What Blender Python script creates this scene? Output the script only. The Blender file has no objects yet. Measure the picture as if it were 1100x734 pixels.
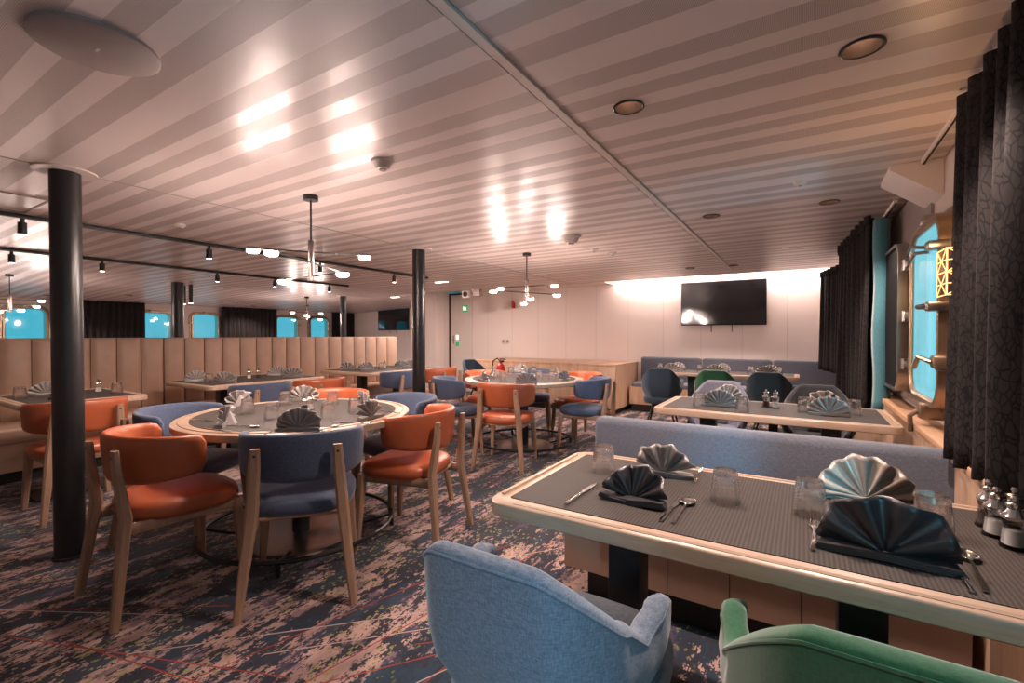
import bpy, bmesh, math, random
from mathutils import Vector, Matrix
PI = math.pi
SC = bpy.context.scene
COL = SC.collection
random.seed(4)

# ------------------------------------------------------------------ camera numbers
CH = 1.23            # eye height
CEIL = 2.13
YAW = math.radians(32)
FPX = 500.0

# ------------------------------------------------------------------ materials
def new_mat(name):
    m = bpy.data.materials.new(name); m.use_nodes = True
    nt = m.node_tree
    return m, nt, nt.nodes['Principled BSDF']

def setp(b, **k):
    for n, v in k.items():
        n = n.replace('_', ' ')
        if n in b.inputs: b.inputs[n].default_value = v

def N(nt, typ, **k):
    n = nt.nodes.new(typ)
    for a, v in k.items(): setattr(n, a, v)
    return n

def math_node(nt, op, a, b=None, clamp=False):
    n = nt.nodes.new('ShaderNodeMath'); n.operation = op; n.use_clamp = clamp
    for i, v in enumerate((a, b)):
        if v is None: continue
        if isinstance(v, (int, float)): n.inputs[i].default_value = v
        else: nt.links.new(v, n.inputs[i])
    return n.outputs[0]

def mixc(nt, fac, a, b, mode='MIX'):
    n = nt.nodes.new('ShaderNodeMix'); n.data_type = 'RGBA'; n.blend_type = mode
    if isinstance(fac, (int, float)): n.inputs[0].default_value = fac
    else: nt.links.new(fac, n.inputs[0])
    for i, v in ((6, a), (7, b)):
        if isinstance(v, tuple): n.inputs[i].default_value = (*v, 1) if len(v) == 3 else v
        else: nt.links.new(v, n.inputs[i])
    return n.outputs[2]

def coords(nt, scale=(1, 1, 1), kind='Object', rot=(0, 0, 0)):
    t = N(nt, 'ShaderNodeTexCoord'); mp = N(nt, 'ShaderNodeMapping')
    nt.links.new(t.outputs[kind], mp.inputs[0])
    mp.inputs['Scale'].default_value = scale; mp.inputs['Rotation'].default_value = rot
    return mp.outputs[0]

def noise(nt, vec, scale, detail=3, rough=.5):
    n = N(nt, 'ShaderNodeTexNoise'); nt.links.new(vec, n.inputs['Vector'])
    n.inputs['Scale'].default_value = scale; n.inputs['Detail'].default_value = detail; n.inputs['Roughness'].default_value = rough
    return n.outputs['Fac']

def ramp(nt, fac, stops, interp='LINEAR'):
    r = N(nt, 'ShaderNodeValToRGB'); nt.links.new(fac, r.inputs[0]); r.color_ramp.interpolation = interp
    el = r.color_ramp.elements
    while len(el) < len(stops): el.new(.5)
    for e, (p, c) in zip(el, stops): e.position = p; e.color = (*c, 1) if len(c) == 3 else c
    return r.outputs[0]

def bump(nt, b, h, strength=.2, dist=.002):
    n = N(nt, 'ShaderNodeBump'); n.inputs['Strength'].default_value = strength; n.inputs['Distance'].default_value = dist
    nt.links.new(h, n.inputs['Height']); nt.links.new(n.outputs[0], b.inputs['Normal'])

def plain(name, col, rough=.5, metal=0, var=.06, scale=20, coat=0, **k):
    m, nt, b = new_mat(name)
    f = noise(nt, coords(nt), scale, 3)
    c2 = tuple(max(0, c * (1 - var * 2)) for c in col)
    nt.links.new(mixc(nt, f, col, c2), b.inputs['Base Color'])
    setp(b, Roughness=rough, Metallic=metal, Coat_Weight=coat, **k)
    return m

def fabric(name, col, col2, scale=420, sheen=.25, rough=.9, bs=.35):
    m, nt, b = new_mat(name)
    v = coords(nt)
    v1 = coords(nt, (1, 1, .18)); v2 = coords(nt, (.18, .18, 1))
    a = noise(nt, v1, scale, 2); c = noise(nt, v2, scale, 2)
    w = math_node(nt, 'ADD', math_node(nt, 'MULTIPLY', a, .5), math_node(nt, 'MULTIPLY', c, .5))
    nt.links.new(ramp(nt, w, [(.38, col2), (.62, col)]), b.inputs['Base Color'])
    setp(b, Roughness=rough, Sheen_Weight=sheen, Sheen_Roughness=.5)
    bump(nt, b, w, bs, .001)
    return m

def leather(name, col, rough=.38, coat=0.0):
    m, nt, b = new_mat(name)
    v = coords(nt)
    vo = N(nt, 'ShaderNodeTexVoronoi'); nt.links.new(v, vo.inputs['Vector']); vo.inputs['Scale'].default_value = 300
    f = noise(nt, v, 9, 3)
    nt.links.new(mixc(nt, f, tuple(c * 1.08 for c in col), tuple(c * .85 for c in col)), b.inputs['Base Color'])
    setp(b, Roughness=rough, Coat_Weight=coat)
    bump(nt, b, vo.outputs['Distance'], .12, .0008)
    return m

def wood(name, c1, c2, axis=0, rough=.45, scale=1.0):
    m, nt, b = new_mat(name)
    s = [14 * scale, 14 * scale, 14 * scale]; s[axis] = .9 * scale
    v = coords(nt, tuple(s))
    f = noise(nt, v, 3, 6, .6); g = noise(nt, v, 14, 2, .5)
    w = math_node(nt, 'ADD', math_node(nt, 'MULTIPLY', f, .7), math_node(nt, 'MULTIPLY', g, .3))
    nt.links.new(ramp(nt, w, [(.36, c2), (.62, c1)]), b.inputs['Base Color'])
    setp(b, Roughness=rough); bump(nt, b, w, .12, .001)
    return m

def emit(name, col, s):
    m, nt, b = new_mat(name)
    setp(b, Base_Color=(*col, 1), Emission_Color=(*col, 1), Emission_Strength=s, Roughness=.4)
    return m

M = {}
M['black'] = plain('black_metal', (.012, .012, .013), .38, .0, .1, 30)
M['pillar'] = plain('pillar_paint', (.016, .015, .016), .32, .0, .15, 12)
M['steel'] = plain('brushed_steel', (.40, .38, .36), .3, 1, .08, 60)
M['stem'] = plain('burnished_stem', (.16, .12, .11), .3, .8)
M['chrome'] = plain('polished_steel', (.8, .78, .76), .12, 1, .04, 60)
M['brass'] = plain('dull_brass', (.42, .30, .2), .35, .85, .15, 20)
M['oak'] = wood('light_oak_top', (.50, .345, .25), (.40, .265, .185), 0, .36)
M['oak_dark'] = wood('oak_groove', (.30, .21, .15), (.24, .16, .11), 0, .5)
M['oak_edge'] = wood('oak_edge', (.56, .40, .29), (.44, .30, .21), 0, .42)
M['chair_wood'] = wood('chair_wood', (.38, .235, .155), (.28, .165, .108), 2, .42)
M['cab_wood'] = wood('cabinet_wood', (.57, .375, .25), (.42, .265, .17), 2, .42, .6)
M['sill_wood'] = wood('sill_wood', (.52, .31, .18), (.35, .2, .11), 1, .42, .6)
M['orange'] = leather('orange_leather', (.42, .10, .038), .36)
M['tan'] = leather('tan_leather', (.46, .295, .21), .42)
M['tan_dark'] = plain('tan_stitch', (.16, .085, .05), .8)
M['blue'] = fabric('blue_fabric', (.075, .10, .165), (.04, .055, .10))
M['slate'] = fabric('slate_shell_fabric', (.17, .205, .265), (.085, .11, .155))
M['grey_up'] = fabric('grey_upholstery', (.125, .135, .17), (.07, .078, .105))
M['navy'] = fabric('navy_shell_fabric', (.035, .065, .10), (.02, .04, .065))
M['teal'] = fabric('teal_shell_fabric', (.018, .05, .07), (.010, .03, .045))
M['dark_shell'] = fabric('shaded_shell_fabric', (.02, .022, .028), (.01, .012, .016))  # near black: the shade on this chair is put into its colour
M['lav'] = fabric('lavender_shell_fabric', (.16, .16, .21), (.11, .11, .15))
M['green'] = fabric('green_shell_fabric', (.013, .12, .048), (.008, .08, .035), sheen=.5)
M['piping_green'] = fabric('green_piping', (.02, .12, .06), (.015, .09, .045))
M['white'] = plain('white_paint', (.74, .66, .61), .45, 0, .03, 3)
M['trimwhite'] = plain('white_trim', (.72, .63, .58), .35, 0, .03, 3)
M['plastic'] = plain('white_plastic', (.7, .62, .58), .4, 0, .03, 8)
M['grille'] = plain('speaker_grille', (.36, .29, .27), .55, 0, .05, 90)
M['kick'] = plain('dark_kick', (.018, .014, .013), .6)
M['cover_black'] = plain('matt_black_paint', (.005, .005, .005), .9, Specular_IOR_Level=.15)
M['screen'] = plain('screen_glass', (.006, .006, .007), .08, 0, .02, 3, Specular_IOR_Level=.8)
M['red'] = plain('red_enamel', (.5, .02, .015), .3)
M['sign'] = emit('green_sign', (.02, .32, .10), .25)
M['signwhite'] = emit('sign_white', (.8, .8, .75), .5)
M['bulb'] = emit('bulb_glow', (1, .78, .69), 250)
M['bulb_far'] = emit('downlight_glow', (1, .78, .6), 14)
M['cove'] = emit('cove_strip', (1, .80, .74), 46)
M['led'] = emit('led_panel', (1, .86, .76), 6)
M['lampglow'] = emit('lattice_glow', (1, .42, .13), 1.3)
M['salt'] = plain('salt', (.8, .78, .75), .8)
M['pepper'] = plain('peppercorns', (.06, .04, .03), .8, 0, .4, 300)
M['bronze'] = plain('lamp_bronze', (.05, .022, .012), .5, .4)

# glass
m, nt, b = new_mat('clear_glass'); nt.nodes.remove(b)
tr = N(nt, 'ShaderNodeBsdfTransparent'); gl = N(nt, 'ShaderNodeBsdfGlass'); mx = N(nt, 'ShaderNodeMixShader')
gl.inputs['Roughness'].default_value = .02; gl.inputs['IOR'].default_value = 1.42; mx.inputs[0].default_value = .62
nt.links.new(tr.outputs[0], mx.inputs[1]); nt.links.new(gl.outputs[0], mx.inputs[2]); nt.links.new(mx.outputs[0], nt.nodes['Material Output'].inputs[0])
M['glass'] = m
# window pane: clouded glass, light from outside put in as its own glow
def pane_mat(name, col, e, tint=(.55, .62, .65, 1)):
    m, nt, b = new_mat(name); nt.nodes.remove(b)
    tr = N(nt, 'ShaderNodeBsdfTransparent'); gl = N(nt, 'ShaderNodeBsdfGlossy'); mx = N(nt, 'ShaderNodeMixShader'); em = N(nt, 'ShaderNodeEmission'); ad = N(nt, 'ShaderNodeAddShader')
    f = noise(nt, coords(nt, (1, 1, .5)), 5, 3)
    nt.links.new(mixc(nt, f, tuple(c * .8 for c in col), tuple(c * 1.15 for c in col)), em.inputs[0]); em.inputs[1].default_value = e
    tr.inputs[0].default_value = tint; gl.inputs['Roughness'].default_value = .04; mx.inputs[0].default_value = .07
    nt.links.new(tr.outputs[0], ad.inputs[0]); nt.links.new(em.outputs[0], ad.inputs[1])
    nt.links.new(ad.outputs[0], mx.inputs[1]); nt.links.new(gl.outputs[0], mx.inputs[2])
    nt.links.new(mx.outputs[0], nt.nodes['Material Output'].inputs[0]); return m
M['pane'] = pane_mat('window_pane', (.12, .36, .43), .62)
M['pane_port'] = pane_mat('window_pane_port', (.045, .20, .235), .22, (.20, .36, .40, 1))

# napkin satin
def satin(name, c, sh=.4):
    m, nt, b = new_mat(name)
    f = noise(nt, coords(nt), 60, 2)
    nt.links.new(mixc(nt, f, c, tuple(x * .8 for x in c)), b.inputs['Base Color'])
    setp(b, Roughness=.34, Sheen_Weight=sh, Sheen_Roughness=.35, Specular_IOR_Level=.55, Metallic=.08)
    return m
M['nap_dark'] = satin('dark_grey_satin', (.040, .034, .038), .08)
M['nap_grey'] = satin('grey_satin', (.25, .215, .20))
M['nap_taupe'] = satin('taupe_satin', (.28, .22, .175))

# woven mat
m, nt, b = new_mat('woven_mat')
v = coords(nt)
sx = N(nt, 'ShaderNodeSeparateXYZ'); nt.links.new(v, sx.inputs[0])
X, Y = sx.outputs[0], sx.outputs[1]
lx = math_node(nt, 'SINE', math_node(nt, 'MULTIPLY', X, 2 * PI / .009))
ly = math_node(nt, 'SINE', math_node(nt, 'MULTIPLY', Y, 2 * PI / .004))
nz = noise(nt, v, 500, 2)
w = math_node(nt, 'ADD', math_node(nt, 'MULTIPLY', lx, .22), math_node(nt, 'MULTIPLY', math_node(nt, 'MULTIPLY', ly, lx), .2))
w = math_node(nt, 'ADD', w, nz)
nt.links.new(ramp(nt, w, [(.25, (.022, .018, .016)), (.85, (.078, .062, .053))]), b.inputs['Base Color'])
setp(b, Roughness=.62, Specular_IOR_Level=.25); bump(nt, b, w, .4, .001); M['mat'] = m

# curtain: black cloth with a crackle pattern
m, nt, b = new_mat('curtain_cloth')
v = coords(nt, (1, 1, .45))
vo = N(nt, 'ShaderNodeTexVoronoi'); vo.feature = 'DISTANCE_TO_EDGE'; vo.inputs['Scale'].default_value = 62
nn = N(nt, 'ShaderNodeTexNoise'); nt.links.new(v, nn.inputs['Vector']); nn.inputs['Scale'].default_value = 14
va = N(nt, 'ShaderNodeVectorMath'); va.operation = 'MULTIPLY_ADD'; nt.links.new(nn.outputs['Color'], va.inputs[0]); va.inputs[1].default_value = (.05, .05, .05); nt.links.new(v, va.inputs[2])
nt.links.new(va.outputs[0], vo.inputs['Vector'])
fac = ramp(nt, vo.outputs['Distance'], [(.04, (0, 0, 0)), (.10, (1, 1, 1))])
nt.links.new(mixc(nt, fac, (.006, .0055, .006), (.021, .017, .0165)), b.inputs['Base Color'])
setp(b, Roughness=.85, Specular_IOR_Level=.2); M['curtain'] = m
M['lining'] = fabric('window_lit_lining', (.06, .20, .24), (.04, .14, .17))  # teal puts the window light on the curtain edges into the cloth colour

# ceiling: white metal planks, perforated between the joints
def ceiling_mat(name, phase):
    m, nt, b = new_mat(name)
    v = coords(nt); sx = N(nt, 'ShaderNodeSeparateXYZ'); nt.links.new(v, sx.inputs[0])
    X, Y = sx.outputs[0], sx.outputs[1]
    t = math_node(nt, 'FLOORED_MODULO', math_node(nt, 'SUBTRACT', Y, phase), .575)
    t = math_node(nt, 'DIVIDE', t, .575)
    pat = ramp(nt, t, [(0, (0, 0, 0)), (.235, (1, 1, 1)), (.405, (0, 0, 0)), (.525, (1, 1, 1)), (.672, (0, 0, 0)), (.818, (1, 1, 1)), (.995, (0, 0, 0))], 'CONSTANT')
    k = 2 * PI / .0062
    d = math_node(nt, 'MULTIPLY', math_node(nt, 'SINE', math_node(nt, 'MULTIPLY', math_node(nt, 'ADD', X, Y), k * .707)),
                  math_node(nt, 'SINE', math_node(nt, 'MULTIPLY', math_node(nt, 'SUBTRACT', X, Y), k * .707)))
    d = ramp(nt, d, [(0.02, (.66, .56, .53)), (.30, (.36, .295, .275))])
    base = (.78, .68, .65)
    nt.links.new(mixc(nt, pat, base, d), b.inputs['Base Color'])
    r = mixc(nt, pat, (.30, .30, .30), (.40, .40, .40))
    nt.links.new(r, b.inputs['Roughness'])
    # a fine joint line in the middle of the wide plain band
    j = math_node(nt, 'LESS_THAN', math_node(nt, 'ABSOLUTE', math_node(nt, 'SUBTRACT', t, .118)), .004)
    wv = math_node(nt, 'SINE', math_node(nt, 'MULTIPLY', Y, 2 * PI / .19))
    h = math_node(nt, 'SUBTRACT', math_node(nt, 'MULTIPLY', wv, .08), j)
    bump(nt, b, h, .25, .003)
    setp(b, Specular_IOR_Level=.38, Metallic=.05)
    return m
M['ceiling'] = ceiling_mat('perforated_plank_ceiling', 1.364)

# carpet
m, nt, b = new_mat('patterned_carpet')
t = N(nt, 'ShaderNodeTexCoord')
sn = N(nt, 'ShaderNodeVectorMath'); sn.operation = 'SNAP'; nt.links.new(t.outputs['Object'], sn.inputs[0]); sn.inputs[1].default_value = (.0045, .007, 1)
def cmap(s, loc=(0, 0, 0), rot=0, src=None):
    mp = N(nt, 'ShaderNodeMapping'); nt.links.new(src or sn.outputs[0], mp.inputs[0]); mp.inputs['Scale'].default_value = s
    mp.inputs['Location'].default_value = loc; mp.inputs['Rotation'].default_value = (0, 0, rot); return mp.outputs[0]
big = noise(nt, cmap((1.5, .45, 1)), 1.6, 2)
st = noise(nt, cmap((5.2, 1.25, 1)), 1.7, 8, .68)
fine = noise(nt, cmap((30, 14, 1)), 1.6, 4, .7)
w = math_node(nt, 'ADD', math_node(nt, 'MULTIPLY', st, .8), math_node(nt, 'MULTIPLY', fine, .35))
w = math_node(nt, 'ADD', w, math_node(nt, 'MULTIPLY', big, .25))
mask = ramp(nt, w, [(.712, (0, 0, 0)), (.722, (1, 1, 1))])
navy = mixc(nt, ramp(nt, noise(nt, cmap((4, 1.6, 1), (7, 3, 0)), 1.5, 4), [(.45, (0, 0, 0)), (.62, (1, 1, 1))]), (.010, .011, .024), (.010, .030, .055))
beige = mixc(nt, ramp(nt, noise(nt, cmap((7, 2, 1), (3, 9, 0)), 1.4, 5), [(.4, (0, 0, 0)), (.65, (1, 1, 1))]), (.46, .295, .25), (.26, .165, .155))
c = mixc(nt, mask, navy, beige)
# dark ragged marks
mk2 = ramp(nt, noise(nt, cmap((13, 6.5, 1), (1, 5, 0)), 1.6, 6, .75), [(.54, (0, 0, 0)), (.55, (1, 1, 1))])
c = mixc(nt, mk2, c, (.014, .015, .024))
# yellow-green flecks in loose drifts
vo = N(nt, 'ShaderNodeTexVoronoi'); nt.links.new(cmap((46, 26, 1)), vo.inputs['Vector']); vo.inputs['Scale'].default_value = 1
fl = math_node(nt, 'LESS_THAN', vo.outputs['Distance'], .27)
dr = ramp(nt, noise(nt, cmap((2.4, .9, 1), (11, 2, 0)), 1.5, 3), [(.47, (0, 0, 0)), (.54, (1, 1, 1))])
c = mixc(nt, math_node(nt, 'MULTIPLY', fl, dr), c, (.22, .22, .055))
pu = ramp(nt, noise(nt, cmap((5, 2.2, 1), (21, 12, 0)), 2, 5), [(.60, (0, 0, 0)), (.63, (1, 1, 1))])
c = mixc(nt, math_node(nt, 'MULTIPLY', pu, .6), c, (.075, .045, .09))
# thin drawn lines
sep = N(nt, 'ShaderNodeSeparateXYZ'); nt.links.new(t.outputs['Object'], sep.inputs[0])
def line_mask(pts, wd):
    acc = None
    for (x0, y0, x1, y1) in pts:
        L = math.hypot(x1 - x0, y1 - y0); nx, ny = -(y1 - y0) / L, (x1 - x0) / L; ux, uy = (x1 - x0) / L, (y1 - y0) / L
        dd = math_node(nt, 'ADD', math_node(nt, 'ADD', math_node(nt, 'MULTIPLY', sep.outputs[0], nx), math_node(nt, 'MULTIPLY', sep.outputs[1], ny)), -(x0 * nx + y0 * ny))
        al = math_node(nt, 'ADD', math_node(nt, 'ADD', math_node(nt, 'MULTIPLY', sep.outputs[0], ux), math_node(nt, 'MULTIPLY', sep.outputs[1], uy)), -(x0 * ux + y0 * uy) - L / 2)
        q = math_node(nt, 'MULTIPLY', math_node(nt, 'LESS_THAN', math_node(nt, 'ABSOLUTE', dd), wd), math_node(nt, 'LESS_THAN', math_node(nt, 'ABSOLUTE', al), L / 2))
        acc = q if acc is None else math_node(nt, 'MAXIMUM', acc, q)
    return acc
red = [(-2.5, .62, -.9, 1.02), (-2.75, .5, -1.55, .98), (-1.9, .55, -1.45, 2.3), (-2.35, .45, -.7, .95), (-1.5, .9, -1.1, 3.3), (-1.15, 1.05, -1.02, 2.0),
       (-3.3, .35, -2.2, 1.1), (-4.5, .4, -2.9, 1.5), (-1.2, 1.9, -.6, 1.2), (-1.9, 2.3, -.9, 4.4), (-2.2, 3.2, -1.1, 2.6), (-4.2, 2.6, -3.2, 4.9), (-1.3, 1.35, -.85, 1.75), (-1.6, .8, -1.0, 1.6)]
wht = [(-2.2, .72, -1.2, 1.75), (-1.75, 1.0, -.9, 1.9), (-1.5, 2.0, -.95, 2.7), (-3.1, .5, -2.3, .95), (-1.15, 1.2, -.85, 1.9)]
c = mixc(nt, line_mask(red, .0032), c, (.26, .03, .02))
c = mixc(nt, line_mask(wht, .003), c, (.42, .30, .27))
nt.links.new(c, b.inputs['Base Color']); setp(b, Roughness=.95, Sheen_Weight=.12)
bump(nt, b, fine, .4, .004); M['carpet'] = m

# wall panels with vertical joints
m, nt, b = new_mat('wall_panel')
v = coords(nt); sx = N(nt, 'ShaderNodeSeparateXYZ'); nt.links.new(v, sx.inputs[0])
s_ = math_node(nt, 'ADD', sx.outputs[0], sx.outputs[1])
j = math_node(nt, 'LESS_THAN', math_node(nt, 'FLOORED_MODULO', s_, .60), .006)
nt.links.new(mixc(nt, j, (.80, .70, .655), (.55, .47, .43)), b.inputs['Base Color']); setp(b, Roughness=.42)
M['wall'] = m
M['hull'] = plain('hull_lining', (.30, .24, .215), .5, 0, .08, 3)
M['hull_light'] = plain('hull_panel', (.60, .50, .45), .5, 0, .05, 3)

# ------------------------------------------------------------------ mesh helpers
class MB:
    def __init__(s): s.bm = bmesh.new()
    def box(s, x0, x1, y0, y1, z0, z1, bev=0, seg=2, mat=None):
        r = bmesh.ops.create_cube(s.bm, size=1); vs = r['verts']
        for v in vs: v.co = Vector(((x0 + x1) / 2 + v.co.x * (x1 - x0), (y0 + y1) / 2 + v.co.y * (y1 - y0), (z0 + z1) / 2 + v.co.z * (z1 - z0)))
        if bev: 
            es = list({e for v in vs for e in v.link_edges})
            r = bmesh.ops.bevel(s.bm, geom=es, offset=bev, segments=seg, affect='EDGES', profile=.5)
            vs = list({v for f in r['faces'] for v in f.verts} | {v for v in vs if v.is_valid})
        if mat is not None: bmesh.ops.transform(s.bm, matrix=mat, verts=[v for v in vs if v.is_valid])
        return s
    def loft(s, rings, close=True, caps=True):
        vr = [[s.bm.verts.new(p) for p in r] for r in rings]
        n = len(vr[0])
        for a, b in zip(vr, vr[1:]):
            for i in range(n if close else n - 1):
                j = (i + 1) % n
                try: s.bm.faces.new((a[i], a[j], b[j], b[i]))
                except ValueError: pass
        if caps and close:
            for r, rev in ((vr[0], True), (vr[-1], False)):
                try: s.bm.faces.new(r[::-1] if rev else r)
                except ValueError: pass
        return s
    def lathe(s, prof, n=24, at=(0, 0, 0)):
        ax, ay, az = at
        rings = [[Vector((ax + r * math.cos(2 * PI * i / n), ay + r * math.sin(2 * PI * i / n), az + z)) for i in range(n)] for r, z in prof]
        return s.loft(rings)
    def tube(s, pts, r, n=10, caps=True):
        pts = [Vector(p) for p in pts]; rr = r if isinstance(r, (list, tuple)) else [r] * len(pts)
        rings = []
        up = Vector((0, 0, 1))
        for i, p in enumerate(pts):
            d = (pts[min(i + 1, len(pts) - 1)] - pts[max(i - 1, 0)]).normalized()
            u = d.cross(up)
            if u.length < 1e-3: u = d.cross(Vector((0, 1, 0)))
            u.normalize(); w = u.cross(d)
            rings.append([p + (u * math.cos(2 * PI * k / n) + w * math.sin(2 * PI * k / n)) * rr[i] for k in range(n)])
        return s.loft(rings, caps=caps)
    def ring(s, c, R, r, n=48, k=10):
        vr = []
        for i in range(n):
            a = 2 * PI * i / n
            vr.append([s.bm.verts.new((c[0] + (R + r * math.cos(2 * PI * j / k)) * math.cos(a), c[1] + (R + r * math.cos(2 * PI * j / k)) * math.sin(a), c[2] + r * math.sin(2 * PI * j / k))) for j in range(k)])
        for i in range(n):
            a, b = vr[i], vr[(i + 1) % n]
            for j in range(k): s.bm.faces.new((a[j], b[j], b[(j + 1) % k], a[(j + 1) % k]))
        return s
    def bar(s, a, b, w, h, w2=None, h2=None, side=None):
        """rectangular bar from a to b tapering"""
        a, b = Vector(a), Vector(b); d = (b - a).normalized()
        u = Vector(side) if side else d.cross(Vector((0, 0, 1)))
        u = (u - d * u.dot(d)).normalized(); v = d.cross(u)
        w2 = w if w2 is None else w2; h2 = h if h2 is None else h2
        def R(p, w, h):
            c = .22
            pts = []
            for sx, sy in ((-1, -1), (1, -1), (1, 1), (-1, 1)):
                pass
            o = [(-.5, -.5 + c), (-.5 + c, -.5), (.5 - c, -.5), (.5, -.5 + c), (.5, .5 - c), (.5 - c, .5), (-.5 + c, .5), (-.5, .5 - c)]
            return [p + u * (q[0] * w) + v * (q[1] * h) for q in o]
        return s.loft([R(a, w, h), R(b, w2, h2)])
    def build(s, name, mat, parent=None, smooth=True, ang=35, mods=None):
        bm = s.bm
        bmesh.ops.recalc_face_normals(bm, faces=bm.faces)
        me = bpy.data.meshes.new(name); bm.to_mesh(me); bm.free()
        me.materials.append(M[mat] if isinstance(mat, str) else mat)
        if smooth:
            me.polygons.foreach_set('use_smooth', [True] * len(me.polygons))
            me.set_sharp_from_angle(angle=math.radians(ang))
        o = bpy.data.objects.new(name, me); COL.objects.link(o)
        if parent: o.parent = parent
        return o

def tag(o, label=None, cat=None, group=None, kind=None):
    if label: o['label'] = label
    if cat: o['category'] = cat
    if group: o['group'] = group
    if kind: o['kind'] = kind
    return o

def thing(name, label, cat, loc=(0, 0, 0), rz=0, group=None):
    o = bpy.data.objects.new(name, None); COL.objects.link(o); o.empty_display_size = .1
    o.location = loc; o.rotation_euler = (0, 0, rz)
    return tag(o, label, cat, group)

def dup(root, loc, rz=0, label=None, group=None, mats=None):
    """a copy of a thing with its parts and sub-parts; mats swaps the material of parts by name"""
    def cp(o, parent):
        c = o.copy(); COL.objects.link(c); c.parent = parent
        k = o.name.split('.')[0]
        if mats and k in mats and o.type == 'MESH':
            key = (o.data.name, mats[k])
            if key not in _swap:
                d = o.data.copy(); d.materials[0] = M[mats[k]]; _swap[key] = d
            c.data = _swap[key]
        for ch in o.children: 
            cp(ch, c)
        return c
    r = cp(root, None)
    r.location = loc; r.rotation_euler = (0, 0, rz)
    if label: r['label'] = label
    if group: r['group'] = group
    return r
_swap = {}
class Pool:
    """first use moves the original, later uses copy it"""
    def __init__(s, make): s.make = make; s.root = None; s.used = False
    def place(s, loc, rz, label, group=None, mats=None):
        if s.root is None:
            s.root = s.make()
        if not s.used and not mats:
            s.used = True
            s.root.location = loc; s.root.rotation_euler = (0, 0, rz); s.root['label'] = label
            if group: s.root['group'] = group
            return s.root
        return dup(s.root, loc, rz, label, group, mats)

def struct(o): o['kind'] = 'structure'; return o
def quad(name, pts, mat, kind='structure'):
    b = MB(); vs = [b.bm.verts.new(p) for p in pts]; b.bm.faces.new(vs); o = b.build(name, mat, smooth=False); 
    return struct(o)

# ------------------------------------------------------------------ room
XL, XR, YB, YE, YE2 = -13.3, .66, -2.6, 8.0, 10.8
def slab(name, x0, x1, y0, y1, z0, z1, mat): 
    return struct(MB().box(x0, x1, y0, y1, z0, z1).build(name, mat, smooth=False))
slab('floor', XL - .2, XR + .3, YB - .2, YE2 + .2, -.1, 0, 'carpet')
# ceiling: flat planks, in fields parted by joints, falling towards the port side
def ceiling_field(name, x0, x1, z0, z1, y1):
    b = MB(); r = lambda y: [Vector((x0, y, z0)), Vector((x1, y, z1)), Vector((x1, y, z1 + .04)), Vector((x0, y, z0 + .04))]
    return struct(b.loft([r(YB), r(y1)]).build(name, 'ceiling', smooth=False))
ceiling_field('ceiling', -.815, .95, CEIL, CEIL, 7.55)
ceiling_field('ceiling_middle', -3.425, -.865, CEIL, CEIL, 7.55)
ceiling_field('ceiling_centre', -6.7, -3.435, CEIL, CEIL, 7.55)
ceiling_field('ceiling_port_inner', -9.2, -6.7, CEIL, CEIL, YE2)
ceiling_field('ceiling_port', XL - .2, -9.2, 1.97, CEIL, YE2)
slab('ceiling_deck', XL - .2, XR + .4, YB - .2, YE2 + .2, 2.32, 2.4, 'white')
b = MB().box(-.853, -.822, YB, 7.55, CEIL - .006, CEIL + .01); b.box(-.858, -.853, YB, 7.55, CEIL - .003, CEIL + .02)
struct(b.build('trim_1', 'trimwhite', smooth=False))
struct(MB().box(-3.436, -3.428, YB, 7.55, CEIL - .002, CEIL + .02).build('trim_2', 'grille', smooth=False))
# end walls
slab('wall_end', -6.0, XR + .3, YE, YE + .1, 0, 2.32, 'wall')
slab('wall_end_port', XL - .2, -7.2, YE2, YE2 + .1, 0, 2.32, 'wall')
slab('wall_recess', -7.2, -6.6, YE2 - 3.3, YE2 - 3.2, 0, 2.32, 'wall')      # face of the block left of the door
slab('wall_recess_side', -6.72, -6.6, 7.6, 8.1, 0, 2.32, 'wall')
slab('wall_block_side', -7.3, -7.2, 7.5, YE2 + .1, 0, 2.32, 'wall')
slab('wall_back', XL - .2, XR + .3, YB - .1, YB, 0, 2.32, 'wall')
# cabin door, flush in the end wall
b = MB().box(-6.6, -5.99, YE - .03, YE + .02, .02, 2.10)
door = struct(b.build('door_1', 'white', smooth=False))
struct(MB().box(-6.6, -6.57, YE - .05, YE + .03, 0, 2.13).box(-6.6, -5.97, YE - .05, YE + .03, 2.10, 2.13).build('trim_door', 'kick', smooth=False))
# cove light slot behind the ceiling edge over the end wall
def cove(x0, x1, y, lab):
    t = thing('cove_light', lab, 'cove light', ((x0 + x1) / 2, y, 2.2)); L = (x1 - x0) / 2
    MB().box(-L, L, -.012, .012, -.01, .005).build('light_strip', 'cove', t, smooth=False)
    MB().box(-L, L, -.03, .03, .005, .02).build('housing', 'trimwhite', t, smooth=False)
cove(-2.75, .45, 7.86, 'long warm cove light strip above the wall that carries the big television')
cove(-12.9, -7.6, 10.66, 'long warm cove light strip above the far wall behind the tan banquette')
slab('trim_3', -6.0, -2.85, 7.5, 8.0, 2.12, 2.2, 'trimwhite')

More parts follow.
